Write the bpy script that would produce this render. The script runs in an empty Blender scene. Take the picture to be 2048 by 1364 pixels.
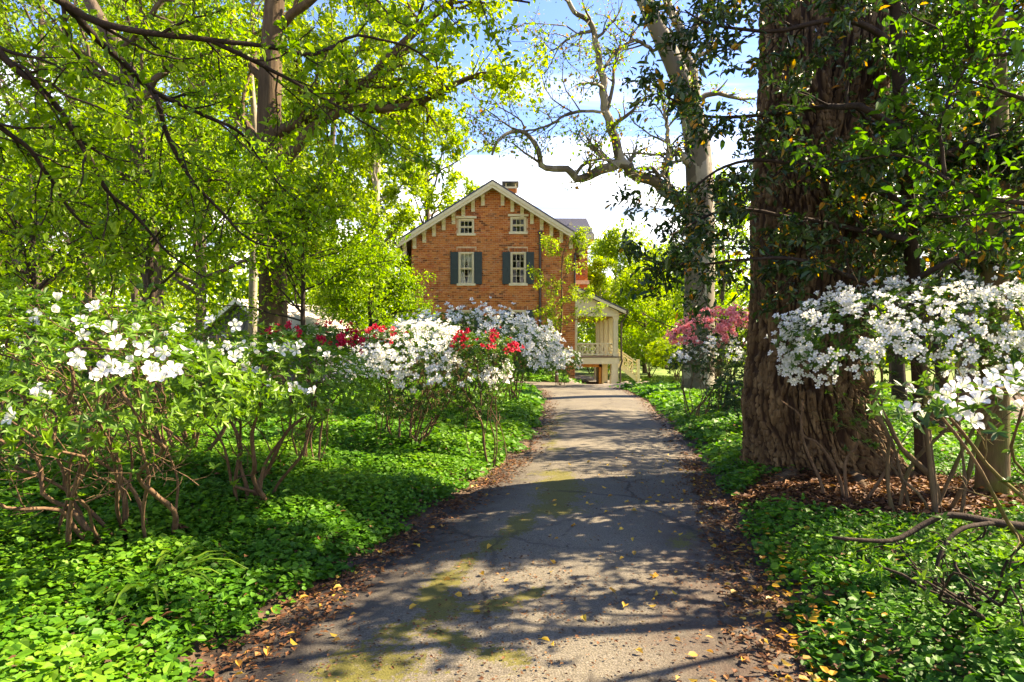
import bpy, math, random
import numpy as np
from mathutils import Matrix, Vector, Quaternion

random.seed(7)
RNG = np.random.default_rng(11)
SC = bpy.context.scene
COL = SC.collection

# ------------------------------------------------------------------ camera, sky, sun, exposure
CZ, F, HY, CX = 1.6, 1252.0, 700.0, 1024.0      # eye height, focal length in photo pixels, horizon row, middle column
cam = bpy.data.cameras.new('camera')
cam.lens, cam.sensor_width, cam.shift_y = 22.0, 36.0, 18.0 / 2048
cam.clip_start, cam.clip_end = 0.05, 2000
cam_o = bpy.data.objects.new('camera', cam)
COL.objects.link(cam_o)
cam_o.location, cam_o.rotation_euler = (0, 0, CZ), (math.pi / 2, 0, 0)
SC.camera = cam_o

SUN_EL, SUN_DIR = math.radians(43), (0.96, 0.28)
SUN_ROT = math.atan2(SUN_DIR[0], SUN_DIR[1])
W = bpy.data.worlds.new('World')
SC.world = W
W.use_nodes = True
nt = W.node_tree
bg = nt.nodes['Background']
sky = nt.nodes.new('ShaderNodeTexSky')
sky.sky_type, sky.sun_disc = 'NISHITA', False
sky.sun_elevation, sky.sun_rotation = SUN_EL, SUN_ROT
sky.air_density, sky.dust_density, sky.ozone_density = 1.0, 0.3, 2.0
tc = nt.nodes.new('ShaderNodeTexCoord')
sx = nt.nodes.new('ShaderNodeSeparateXYZ')
nt.links.new(tc.outputs['Generated'], sx.inputs[0])


def wmath(op, a, b=None, clamp=False):
    n = nt.nodes.new('ShaderNodeMath'); n.operation = op; n.use_clamp = clamp
    for i, v in enumerate((a, b)):
        if v is None: continue
        if isinstance(v, (int, float)): n.inputs[i].default_value = v
        else: nt.links.new(v, n.inputs[i])
    return n.outputs[0]


zc = wmath('ADD', wmath('MAXIMUM', sx.outputs[2], 0.0), 0.12)
cmb = nt.nodes.new('ShaderNodeCombineXYZ')
nt.links.new(wmath('DIVIDE', sx.outputs[0], zc), cmb.inputs[0])
nt.links.new(wmath('DIVIDE', sx.outputs[1], zc), cmb.inputs[1])
mp = nt.nodes.new('ShaderNodeMapping'); mp.inputs['Scale'].default_value = (0.5, 1.5, 1); mp.inputs['Rotation'].default_value = (0, 0, 0.2)
nt.links.new(cmb.outputs[0], mp.inputs[0])
cn = nt.nodes.new('ShaderNodeTexNoise'); cn.inputs['Scale'].default_value = 1.5; cn.inputs['Detail'].default_value = 8; cn.inputs['Roughness'].default_value = .58; cn.inputs['Distortion'].default_value = .4
nt.links.new(mp.outputs[0], cn.inputs['Vector'])
low = nt.nodes.new('ShaderNodeMapRange'); low.inputs[1].default_value = .17; low.inputs[2].default_value = .37; low.inputs[3].default_value = .30; low.inputs[4].default_value = -.11
nt.links.new(sx.outputs[2], low.inputs[0])
cl = nt.nodes.new('ShaderNodeMapRange'); cl.inputs[1].default_value = .44; cl.inputs[2].default_value = .88
nt.links.new(wmath('ADD', cn.outputs[0], low.outputs[0]), cl.inputs[0])
hue = nt.nodes.new('ShaderNodeHueSaturation'); hue.inputs['Hue'].default_value = .518; hue.inputs['Saturation'].default_value = 1.27; hue.inputs['Value'].default_value = .33
nt.links.new(sky.outputs[0], hue.inputs['Color'])
mx = nt.nodes.new('ShaderNodeMix'); mx.data_type = 'RGBA'
nt.links.new(cl.outputs[0], mx.inputs[0]); nt.links.new(hue.outputs[0], mx.inputs[6])
cn2 = nt.nodes.new('ShaderNodeTexNoise'); cn2.inputs['Scale'].default_value = 2.6; cn2.inputs['Detail'].default_value = 7; cn2.inputs['Roughness'].default_value = .6; cn2.inputs['Distortion'].default_value = .6
mp2 = nt.nodes.new('ShaderNodeMapping'); mp2.inputs['Scale'].default_value = (.28, 1.9, 1); mp2.inputs['Rotation'].default_value = (0, 0, -.1); mp2.inputs['Location'].default_value = (3.1, 1.7, 0)
nt.links.new(cmb.outputs[0], mp2.inputs[0]); nt.links.new(mp2.outputs[0], cn2.inputs['Vector'])
cr2 = nt.nodes.new('ShaderNodeValToRGB'); cr2.color_ramp.elements[0].position = .40; cr2.color_ramp.elements[1].position = .66
cr2.color_ramp.elements[0].color = (.56, .70, .93, 1); cr2.color_ramp.elements[1].color = (3.9, 4.0, 4.1, 1)
nt.links.new(cn2.outputs[0], cr2.inputs[0]); nt.links.new(cr2.outputs[0], mx.inputs[7])
nt.links.new(mx.outputs[2], bg.inputs['Color'])
bg.inputs['Strength'].default_value = 0.15

sun = bpy.data.lights.new('sun', 'SUN')
sun.energy, sun.angle, sun.color = 2.5, math.radians(0.53), (1.0, 0.92, 0.78)
sun_o = bpy.data.objects.new('sun', sun)
COL.objects.link(sun_o)
sd = Vector((SUN_DIR[0], SUN_DIR[1], 0)).normalized() * math.cos(SUN_EL) + Vector((0, 0, math.sin(SUN_EL)))
sun_o.rotation_euler = sd.to_track_quat('Z', 'Y').to_euler()
sun_o.location = (30, -20, 40)

vs = SC.view_settings
vs.view_transform, vs.look, vs.gamma, vs.exposure, vs.use_curve_mapping = 'Standard', 'None', 1.0, 3.35, False
vs.use_white_balance, vs.white_balance_temperature, vs.white_balance_tint = True, 8300, 12
cy = SC.cycles
cy.max_bounces, cy.diffuse_bounces, cy.glossy_bounces, cy.transmission_bounces, cy.transparent_max_bounces = 7, 4, 2, 5, 6
cy.caustics_reflective = cy.caustics_refractive = False

# ------------------------------------------------------------------ helpers


def P(px, py, Y):
    return np.array(((px - CX) / F * Y, Y, CZ - (py - HY) / F * Y))


def nrm(v):
    return v / np.maximum(np.linalg.norm(v, axis=-1, keepdims=True), 1e-9)


def hash3(ix, iy, iz):
    h = (ix.astype(np.int64) * 374761393 + iy.astype(np.int64) * 668265263 + iz.astype(np.int64) * 2147483647) & 0xffffffff
    h = ((h ^ (h >> 13)) * 1274126177) & 0xffffffff
    return ((h ^ (h >> 16)) & 0xffffff) / float(0xffffff)


def vnoise(p):
    p = np.asarray(p, float)
    i = np.floor(p); f = p - i; f = f * f * (3 - 2 * f)
    i = i.astype(np.int64)
    r = 0
    for a in (0, 1):
        for b in (0, 1):
            for c in (0, 1):
                w = (f[..., 0] if a else 1 - f[..., 0]) * (f[..., 1] if b else 1 - f[..., 1]) * (f[..., 2] if c else 1 - f[..., 2])
                r = r + w * hash3(i[..., 0] + a, i[..., 1] + b, i[..., 2] + c)
    return r


def fbm(p, o=4):
    s, a, t = 0, .5, 0
    p = np.asarray(p, float)
    for k in range(o):
        s = s + a * vnoise(p + 17.3 * k); t += a; a *= .5; p = p * 2.03
    return s / t


def sstep(a, b, x):
    t = np.clip((x - a) / (b - a), 0, 1)
    return t * t * (3 - 2 * t)


def spline(pts, n):
    """Catmull-Rom through pts (m x k), n samples."""
    p = np.asarray(pts, float)
    q = np.vstack([2 * p[0] - p[1], p, 2 * p[-1] - p[-2]])
    d = np.r_[0, np.cumsum(np.linalg.norm(np.diff(p[:, :3], axis=0), axis=1))]
    s = np.linspace(0, d[-1], n)
    i = np.clip(np.searchsorted(d, s, side='right') - 1, 0, len(p) - 2)
    t = ((s - d[i]) / np.maximum(d[i + 1] - d[i], 1e-9))[:, None]
    a, b, c, e = q[i], q[i + 1], q[i + 2], q[i + 3]
    return .5 * (2 * b + (c - a) * t + (2 * a - 5 * b + 4 * c - e) * t ** 2 + (3 * b - a - 3 * c + e) * t ** 3)


class MB:
    """collects verts and faces for ONE mesh; per-face 'rnd' value and material index"""
    def __init__(s):
        s.v, s.q, s.t, s.qr, s.tr, s.qm, s.tm, s.n = [], [], [], [], [], [], [], 0

    def add(s, v, q=None, t=None, rq=None, rt=None, m=0):
        v = np.asarray(v, float).reshape(-1, 3)
        if q is not None and len(q):
            q = np.asarray(q).reshape(-1, 4); s.q.append(q + s.n)
            s.qr.append(np.full(len(q), .5) if rq is None else np.broadcast_to(np.asarray(rq, float), (len(q),)))
            s.qm.append(np.full(len(q), m))
        if t is not None and len(t):
            t = np.asarray(t).reshape(-1, 3); s.t.append(t + s.n)
            s.tr.append(np.full(len(t), .5) if rt is None else np.broadcast_to(np.asarray(rt, float), (len(t),)))
            s.tm.append(np.full(len(t), m))
        s.v.append(v); s.n += len(v)
        return s

    def box(s, x0, x1, y0, y1, z0, z1, r=None, m=0, M=None):
        v = np.array([(x, y, z) for x in (x0, x1) for y in (y0, y1) for z in (z0, z1)], float)
        if M is not None: v = v @ M[0].T + M[1]
        s.add(v, q=[(0, 1, 3, 2), (4, 6, 7, 5), (0, 4, 5, 1), (2, 3, 7, 6), (0, 2, 6, 4), (1, 5, 7, 3)], rq=r, m=m)
        return s

    def beam(s, a, b, w, h, up=(0, 0, 1), r=None, m=0):
        """box from a to b, w wide sideways and h high along up"""
        a, b = np.asarray(a, float), np.asarray(b, float)
        d = nrm(b - a); sd_ = nrm(np.cross(d, up)); u = np.cross(sd_, d)
        L = np.linalg.norm(b - a)
        return s.box(0, L, -w / 2, w / 2, -h / 2, h / 2, r, m, (np.stack([d, sd_, u], 1), a))

    def prism(s, poly, axis, a, b, r=None, m=0):
        """poly: 2D outline (counter-clockwise) extruded along axis ('y' -> poly is x,z ; 'x' -> y,z ; 'z' -> x,y)"""
        n = len(poly); v = []
        for c in (a, b):
            for (u, w) in poly:
                v.append({'y': (u, c, w), 'x': (c, u, w), 'z': (u, w, c)}[axis])
        q = [(i, (i + 1) % n, n + (i + 1) % n, n + i) for i in range(n)]
        t = [(0, i + 1, i) for i in range(1, n - 1)] + [(n, n + i, n + i + 1) for i in range(1, n - 1)]
        return s.add(v, q, t, rq=r, rt=r, m=m)

    def tube(s, pts, rad, sides=8, r=None, m=0, cap=True):
        pts = np.asarray(pts, float); rad = np.broadcast_to(np.asarray(rad, float), (len(pts),))
        v, q = tubes(pts[None], rad[None], sides)
        tt = None
        if cap:
            k = (len(pts) - 1) * sides
            tt = [(k, k + i, k + i + 1) for i in range(1, sides - 1)] + [(0, i + 1, i) for i in range(1, sides - 1)]
        return s.add(v, q, tt, rq=r, rt=r, m=m)

    def build(s, name, mats, parent=None, smooth=False, loc=(0, 0, 0), **props):
        me = mesh_of(name, s, mats, smooth, loc)
        return link(name, me, parent, loc, **props)


def mesh_of(name, s, mats, smooth=False, loc=(0, 0, 0)):
    me = bpy.data.meshes.new(name)
    v = np.concatenate(s.v) - np.asarray(loc, float)
    q = np.concatenate(s.q) if s.q else np.zeros((0, 4), int)
    t = np.concatenate(s.t) if s.t else np.zeros((0, 3), int)
    me.vertices.add(len(v)); me.vertices.foreach_set('co', v.astype(np.float32).ravel())
    nl = q.size + t.size
    me.loops.add(nl); me.loops.foreach_set('vertex_index', np.r_[q.ravel(), t.ravel()].astype(np.int32))
    npol = len(q) + len(t)
    me.polygons.add(npol)
    st = np.r_[np.arange(len(q)) * 4, q.size + np.arange(len(t)) * 3]
    me.polygons.foreach_set('loop_start', st.astype(np.int32))
    for m in (mats if isinstance(mats, (list, tuple)) else [mats]): me.materials.append(m)
    me.polygons.foreach_set('material_index', np.concatenate(s.qm + s.tm).astype(np.int32))
    me.polygons.foreach_set('use_smooth', np.full(npol, smooth))
    at = me.attributes.new('rnd', 'FLOAT', 'FACE')
    at.data.foreach_set('value', np.concatenate(s.qr + s.tr).astype(np.float32))
    me.update(calc_edges=True)
    return me


def link(name, me, parent=None, loc=(0, 0, 0), **props):
    o = bpy.data.objects.new(name, me)
    COL.objects.link(o)
    if parent is not None:
        o.parent = parent
        w = parent
        off = Vector((0, 0, 0))
        while w is not None: off += w.location; w = w.parent
        o.location = Vector(loc) - off
    else:
        o.location = loc
    for k, v in props.items(): o[k] = v
    return o


def thing(name, label, cat, loc=(0, 0, 0), group=None):
    o = bpy.data.objects.new(name, None); COL.objects.link(o)
    o.location = [float(c) for c in loc]; o.empty_display_size = .2
    o['label'], o['category'] = label, cat
    if group: o['group'] = group
    return o


def tubes(pts, rad, sides):
    """pts (M,K,3), rad (M,K) -> verts, quads"""
    M_, K, _ = pts.shape
    t = np.gradient(pts, axis=1); t = nrm(t)
    main = nrm(pts[:, -1] - pts[:, 0] + 1e-6)
    ref = np.where(np.abs(main[:, 2:3]) > .8, np.array([[1., 0, 0]]), np.array([[0, 0, 1.]]))[:, None, :]
    a = nrm(np.cross(t, np.broadcast_to(ref, t.shape))); b = np.cross(t, a)
    th = np.arange(sides) * 2 * np.pi / sides
    v = pts[:, :, None] + rad[:, :, None, None] * (np.cos(th)[:, None] * a[:, :, None] + np.sin(th)[:, None] * b[:, :, None])
    base = (np.arange(M_) * K * sides)[:, None, None] + (np.arange(K - 1) * sides)[None, :, None]
    j = np.arange(sides)[None, None, :]; j2 = (j + 1) % sides
    q = np.stack([base + j, base + j2, base + sides + j2, base + sides + j], -1).reshape(-1, 4)
    return v.reshape(-1, 3), q


def rdir(n, rng):
    return nrm(rng.normal(size=(n, 3)))


def leaf_geo(c, d, n, L, Wd, shape='kite', fold=.12, droop=.08):
    N = len(c)
    d = nrm(d); s = nrm(np.cross(d, n)); n = np.cross(s, d)
    L = np.broadcast_to(L, (N,))[:, None]; Wd = np.broadcast_to(Wd, (N,))[:, None]
    if shape == 'kite':
        v = np.stack([c, c + d * L * .42 + s * Wd * .5 + n * L * fold, c + d * L - n * L * droop, c + d * L * .42 - s * Wd * .5 + n * L * fold], 1)
        b = (np.arange(N) * 4)[:, None]
        return v.reshape(-1, 3), None, np.concatenate([b + [0, 1, 2], b + [0, 2, 3]], 1).reshape(-1, 3), 2
    f1, w1, f2, w2 = (.28, .44, .68, .40) if shape == 'oval' else (.14, .46, .70, .42)
    v = np.stack([c, c + d * L * f1 + s * Wd * w1 + n * L * fold, c + d * L * f2 + s * Wd * w2 + n * L * fold * .7, c + d * L - n * L * droop,
                  c + d * L * f2 - s * Wd * w2 + n * L * fold * .7, c + d * L * f1 - s * Wd * w1 + n * L * fold], 1)
    b = (np.arange(N) * 6)[:, None]
    return v.reshape(-1, 3), np.concatenate([b + [0, 1, 2, 3], b + [0, 3, 4, 5]], 1).reshape(-1, 4), None, 2


LEAF_DATA = {}


def leaf_parts(root, mat_, c, d, n, L, asp):
    """one 'leaf' part per row, sharing a few leaf meshes"""
    key = (mat_.name, round(asp, 2))
    if key not in LEAF_DATA:
        ms_ = []
        for j in range(7):
            r_ = np.random.default_rng(j)
            v, q, t, k = leaf_geo(np.zeros((1, 3)), np.array([[1., 0, 0]]), np.array([[0, 0, 1.]]), 1.0, asp * (.85 + .05 * j), 'oval', fold=.04 + .02 * j, droop=.03 * j)
            ms_.append(mesh_of('leaf', MB().add(v, q, None, rq=np.full(2, j / 6)), mat_))
        LEAF_DATA[key] = ms_
    base = np.array(root.location)
    d = nrm(d); s_ = nrm(np.cross(n, d)); n = np.cross(d, s_)
    for i in range(len(c)):
        o = bpy.data.objects.new('leaf', LEAF_DATA[key][i % 7]); COL.objects.link(o)
        o.parent = root
        M4 = Matrix(np.stack([d[i], s_[i], n[i]], 1).tolist()).to_4x4()
        o.matrix_local = Matrix.Translation(Vector(c[i] - base)) @ M4 @ Matrix.Scale(float(L[i]), 4)


def nearest(c, k):
    """indices of the k points that show largest inside the frame"""
    px, py = CX + c[:, 0] / np.maximum(c[:, 1], .1) * F, HY - (c[:, 2] - CZ) / np.maximum(c[:, 1], .1) * F
    sc_ = np.where((px > 0) & (px < 2048) & (py > 0) & (py < 1364) & (c[:, 1] > .5), 0, 1e6) + c[:, 1]
    return np.argsort(sc_)[:k]


def add_leaves(mb, c, d, n, L, Wd, rng, shape='kite', m=0, rnd=None, **kw):
    v, q, t, k = leaf_geo(c, d, n, L, Wd, shape, **kw)
    r = np.repeat(rng.random(len(c)) if rnd is None else rnd, k)
    mb.add(v, q, t, rq=r, rt=r, m=m)


# ------------------------------------------------------------------ materials

MATS = {}


def mat(name):
    m = bpy.data.materials.new(name); m.use_nodes = True
    MATS[name] = m
    t = m.node_tree
    return m, t, t.nodes['Principled BSDF']


def N_(t, kind, **kw):
    n = t.nodes.new(kind)
    for k, v in kw.items():
        if hasattr(n, k): setattr(n, k, v)
        else: n.inputs[k.replace('_', ' ')].default_value = v
    return n


def ramp(t, fac, stops):
    r = t.nodes.new('ShaderNodeValToRGB')
    e = r.color_ramp.elements
    while len(e) < len(stops): e.new(.5)
    for i, (p, c) in enumerate(stops):
        e[i].position = p; e[i].color = (*c, 1) if len(c) == 3 else c
    t.links.new(fac, r.inputs[0])
    return r.outputs[0]


def bump(t, h, p, strength=.5, dist=.02):
    b = t.nodes.new('ShaderNodeBump'); b.inputs['Strength'].default_value = strength; b.inputs['Distance'].default_value = dist
    t.links.new(h, b.inputs['Height']); t.links.new(b.outputs[0], p.inputs['Normal'])


def mixc(t, fac, a, b, mode='MIX'):
    m = t.nodes.new('ShaderNodeMix'); m.data_type = 'RGBA'; m.blend_type = mode
    for i, x in ((0, fac), (6, a), (7, b)):
        if isinstance(x, (int, float)): m.inputs[i].default_value = x
        elif isinstance(x, tuple): m.inputs[i].default_value = (*x, 1)
        else: t.links.new(x, m.inputs[i])
    return m.outputs[2]


def mth(t, op, a, b=0.0, clamp=False):
    n = t.nodes.new('ShaderNodeMath'); n.operation = op; n.use_clamp = clamp
    for i, v in enumerate((a, b)):
        if isinstance(v, (int, float)): n.inputs[i].default_value = v
        else: t.links.new(v, n.inputs[i])
    return n.outputs[0]


def noise(t, scale, detail=4, stretch=None, rough=.55, coord='Object'):
    c = t.nodes.new('ShaderNodeTexCoord')
    n = t.nodes.new('ShaderNodeTexNoise'); n.inputs['Scale'].default_value = scale; n.inputs['Detail'].default_value = detail; n.inputs['Roughness'].default_value = rough
    src = c.outputs[coord]
    if stretch:
        mp_ = t.nodes.new('ShaderNodeMapping'); mp_.inputs['Scale'].default_value = stretch
        t.links.new(src, mp_.inputs[0]); src = mp_.outputs[0]
    t.links.new(src, n.inputs['Vector'])
    return n.outputs[0]


def attr(t, name='rnd'):
    a = t.nodes.new('ShaderNodeAttribute'); a.attribute_name = name
    return a.outputs['Fac']


def leaf_mat(name, cols, trans=.45, gloss=.35, rough=.45, tint=(1.08, 1.15, .48), clump=.5):
    m, t, p = mat(name)
    f = mth(t, 'ADD', mth(t, 'MULTIPLY', attr(t), 1 - clump * .6), mth(t, 'MULTIPLY', mth(t, 'SUBTRACT', noise(t, .9, 2), .3), clump), True)
    c = ramp(t, f, [(i / (len(cols) - 1), x) for i, x in enumerate(cols)])
    t.links.new(c, p.inputs['Base Color'])
    p.inputs['Roughness'].default_value = rough; p.inputs['Specular IOR Level'].default_value = gloss
    tr = t.nodes.new('ShaderNodeBsdfTranslucent')
    t.links.new(mixc(t, 1.0, c, tint, 'MULTIPLY'), tr.inputs['Color'])
    mxs = t.nodes.new('ShaderNodeMixShader'); mxs.inputs[0].default_value = trans
    t.links.new(p.outputs[0], mxs.inputs[1]); t.links.new(tr.outputs[0], mxs.inputs[2])
    t.links.new(mxs.outputs[0], t.nodes['Material Output'].inputs['Surface'])
    return m


def plain(name, col, rough=.6, var=.12, scale=8, spec=.4, bmp=.0):
    m, t, p = mat(name)
    n = noise(t, scale, 5)
    t.links.new(ramp(t, n, [(.3, tuple(c * (1 - var) for c in col)), (.7, tuple(min(1, c * (1 + var)) for c in col))]), p.inputs['Base Color'])
    p.inputs['Roughness'].default_value = rough; p.inputs['Specular IOR Level'].default_value = spec
    if bmp: bump(t, n, p, bmp, .01)
    return m


def bark_mat(name, cols, scale=6, zs=.18, bmp=.8, rough=.9, moss=None):
    m, t, p = mat(name)
    n = noise(t, scale, 8, (1, 1, zs), .65)
    n2 = noise(t, scale * .25, 3)
    c = ramp(t, n, [(.28, cols[0]), (.5, cols[1]), (.72, cols[2])])
    c = mixc(t, mth(t, 'MULTIPLY', n2, .5), c, tuple(x * .6 for x in cols[1]))
    if moss:
        c = mixc(t, ramp(t, n2, [(.5, (0, 0, 0)), (.68, (.7, .7, .7))]), c, moss)
    t.links.new(c, p.inputs['Base Color'])
    p.inputs['Roughness'].default_value = rough; p.inputs['Specular IOR Level'].default_value = .15
    bump(t, n, p, bmp, .04)
    return m


LF = {
    'yellow': leaf_mat('leaf_yellow_green', [(.12, .19, .010), (.22, .32, .014), (.33, .43, .022), (.46, .52, .06)], .58, clump=.6),
    'bright': leaf_mat('leaf_spring_green', [(.07, .15, .006), (.14, .26, .010), (.23, .35, .014), (.36, .44, .03)], .58, clump=.6),
    'mid': leaf_mat('leaf_mid_green', [(.025, .08, .006), (.05, .14, .008), (.09, .20, .010), (.15, .26, .014)], .55),
    'dark': leaf_mat('leaf_dark_glossy', [(.012, .035, .008), (.022, .06, .01), (.04, .085, .012), (.08, .12, .014)], .3, .5, .35),
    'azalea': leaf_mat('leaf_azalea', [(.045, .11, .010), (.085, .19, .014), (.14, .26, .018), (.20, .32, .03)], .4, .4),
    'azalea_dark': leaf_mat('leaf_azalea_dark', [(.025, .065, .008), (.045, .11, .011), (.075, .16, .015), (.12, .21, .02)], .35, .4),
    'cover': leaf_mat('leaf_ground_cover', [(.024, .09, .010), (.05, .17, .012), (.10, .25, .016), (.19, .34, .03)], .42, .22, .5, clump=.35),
    'turn': leaf_mat('leaf_turning_yellow', [(.30, .17, .01), (.42, .26, .015), (.36, .14, .012), (.5, .34, .03)], .4),
    'litter': leaf_mat('leaf_litter_brown', [(.035, .016, .009), (.085, .035, .015), (.14, .058, .022), (.27, .14, .045)], .1, .2, .7, clump=.2),
    'fallen': leaf_mat('leaf_fallen_yellow', [(.34, .19, .03), (.46, .28, .03), (.5, .34, .05), (.40, .18, .03)], .15, .3, .55, clump=.2),
    'grass': leaf_mat('grass_blade', [(.05, .11, .012), (.09, .18, .016), (.14, .23, .02)], .4, .3),
}


def petal_mat(name, a, b, throat):
    m, t, p = mat(name)
    c = ramp(t, attr(t), [(0, throat), (.35, a), (1, b)])
    t.links.new(c, p.inputs['Base Color']); p.inputs['Roughness'].default_value = .55; p.inputs['Specular IOR Level'].default_value = .25
    tr = t.nodes.new('ShaderNodeBsdfTranslucent'); t.links.new(c, tr.inputs['Color'])
    mxs = t.nodes.new('ShaderNodeMixShader'); mxs.inputs[0].default_value = .35
    t.links.new(p.outputs[0], mxs.inputs[1]); t.links.new(tr.outputs[0], mxs.inputs[2])
    t.links.new(mxs.outputs[0], t.nodes['Material Output'].inputs['Surface'])
    return m


PM = {'white': petal_mat('petal_white', (.74, .74, .71), (.80, .79, .77), (.50, .56, .32)),
      'red': petal_mat('petal_red', (.46, .003, .028), (.58, .005, .045), (.30, .003, .015)),
      'pink': petal_mat('petal_pink', (.84, .26, .27), (.90, .38, .38), (.62, .10, .11))}

BK = {
    'grey': bark_mat('bark_grey', [(.045, .032, .024), (.10, .075, .055), (.17, .13, .095)], 7, .2),
    'brown': bark_mat('bark_brown', [(.038, .025, .015), (.09, .06, .036), (.17, .12, .07)], 6, .15, 1.0),
    'dark': bark_mat('bark_dark', [(.018, .013, .010), (.04, .028, .02), (.075, .052, .036)], 10, .3),
    'stem': bark_mat('bark_azalea_stem', [(.065, .038, .022), (.14, .085, .05), (.24, .155, .09)], 22, .2, .5),
    'mossy': bark_mat('bark_mossy', [(.06, .038, .02), (.13, .085, .045), (.2, .14, .07)], 8, .2, .9, moss=(.09, .11, .015)),
    'pale': bark_mat('bark_pale', [(.16, .13, .10), (.30, .26, .20), (.44, .39, .31)], 9, .25, .6),
}
# big tulip tree: deep fissures come from geometry; fine flakes from the material
m_, t_, p_ = mat('bark_fissured')
n1_ = noise(t_, 9, 9, (1, 1, .22), .7)
at_ = t_.nodes.new('ShaderNodeAttribute'); at_.attribute_name = 'ridge'
c_ = ramp(t_, n1_, [(.3, (.05, .029, .015)), (.5, (.12, .074, .036)), (.7, (.25, .165, .085))])
c_ = mixc(t_, ramp(t_, at_.outputs['Fac'], [(.2, (.9, .9, .9)), (.75, (0, 0, 0))]), c_, (.03, .016, .010))
t_.links.new(c_, p_.inputs['Base Color']); p_.inputs['Roughness'].default_value = .9; p_.inputs['Specular IOR Level'].default_value = .15
bump(t_, n1_, p_, .9, .03)
BK['fissured'] = m_
# sycamore: mottled flaking bark
m_, t_, p_ = mat('bark_sycamore')
v_ = N_(t_, 'ShaderNodeTexVoronoi', Scale=4.6); tcx = t_.nodes.new('ShaderNodeTexCoord'); mpx = N_(t_, 'ShaderNodeMapping'); mpx.inputs['Scale'].default_value = (1, 1, .45)
wn_ = N_(t_, 'ShaderNodeTexNoise', Scale=2.5, Detail=5.0)
t_.links.new(tcx.outputs['Object'], mpx.inputs[0]); t_.links.new(mpx.outputs[0], wn_.inputs['Vector'])
t_.links.new(mixc(t_, .35, mpx.outputs[0], wn_.outputs['Color']), v_.inputs['Vector'])
sepx = t_.nodes.new('ShaderNodeSeparateColor'); t_.links.new(v_.outputs['Color'], sepx.inputs[0])
c_ = ramp(t_, sepx.outputs[0], [(.0, (.045, .036, .022)), (.35, (.14, .115, .072)), (.6, (.075, .06, .036)), (.85, (.30, .265, .19))])
c_ = mixc(t_, mth(t_, 'MULTIPLY', noise(t_, 14, 5), .45), c_, (.09, .07, .045))
t_.links.new(c_, p_.inputs['Base Color']); p_.inputs['Roughness'].default_value = .8
bump(t_, sepx.outputs[0], p_, .35, .02)
BK['sycamore'] = m_

# ------------------------------------------------------------------ the lie of the land

DL = np.array([(-2.0, -4), (-1.75, 1), (-1.52, 3.0), (-1.41, 3.64), (-1.19, 4.45), (-.886, 5.7), (-.555, 6.7), (-.25, 8), (.21, 10), (.65, 13.3), (1.05, 20), (1.1, 24), (.95, 25.4), (.4, 26.8), (-3, 28.3), (-16, 29)], float)
DR = np.array([(1.2, -4), (1.3, 1), (1.39, 3.0), (1.56, 3.64), (1.76, 4.45), (2.04, 5.7), (2.25, 6.7), (2.5, 8), (2.88, 10), (3.37, 13.3), (4.3, 20), (4.55, 25), (4.0, 29), (2.6, 31.0), (-1, 32), (-16, 33)], float)
DPOLY = np.vstack([DL, DR[::-1]])


def drive_dist(x, y):
    """distance to the driveway's outline, negative inside"""
    p = np.stack([x, y], -1).reshape(-1, 2)
    best = np.full(len(p), 1e9); ins = np.zeros(len(p), bool)
    for i in range(len(DPOLY)):
        a, b = DPOLY[i], DPOLY[(i + 1) % len(DPOLY)]
        ab = b - a; t = np.clip(((p - a) @ ab) / (ab @ ab), 0, 1)
        best = np.minimum(best, np.linalg.norm(p - a - t[:, None] * ab, axis=1))
        if a[1] != b[1]:
            c = ((a[1] > p[:, 1]) != (b[1] > p[:, 1])) & (p[:, 0] < (b[0] - a[0]) * (p[:, 1] - a[1]) / (b[1] - a[1]) + a[0])
            ins ^= c
    return np.where(ins, -best, best).reshape(np.shape(x))


def lie(x, y):
    return -.45 * sstep(28, 34, y) * sstep(2.4, 4.2, x)


def height(x, y):
    x = np.asarray(x, float); y = np.asarray(y, float)
    d = drive_dist(x, y)
    h = -.03 + .10 * sstep(-.05, .6, d) + .10 * sstep(.5, 3, d) * (vnoise(np.stack([x * .5, y * .5, x * 0], -1)) - .2)
    h = h + .22 * sstep(.2, 2.8, d) * (x < 1.2) * sstep(31, 27, y)
    h = h + .42 * np.exp(-((x - 1.2) / 2.0) ** 2 - ((y - 33.9) / 1.0) ** 2)
    h = h + .10 * np.exp(-((x - 3.9) / 1.3) ** 2 - ((y - 7.6) / 1.3) ** 2)
    return h + lie(x, y)


def hz(x, y): return float(height(np.array([x]), np.array([y]))[0])


def grid_mesh(xs, ys, hfun):
    X, Y = np.meshgrid(xs, ys)
    Z = hfun(X, Y)
    v = np.stack([X, Y, Z], -1).reshape(-1, 3)
    nx = len(xs); i = np.arange(len(ys) - 1)[:, None] * nx + np.arange(nx - 1)[None]
    return v, np.stack([i, i + 1, i + nx + 1, i + nx], -1).reshape(-1, 4)


def vattr(o, name, vals):
    a = o.data.attributes.new(name, 'FLOAT', 'POINT'); a.data.foreach_set('value', np.asarray(vals, np.float32).ravel())


def axis(segs):
    out = []
    for a, b, st in segs: out.append(np.arange(a, b, st))
    return np.r_[np.concatenate(out), segs[-1][1]]


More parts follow.
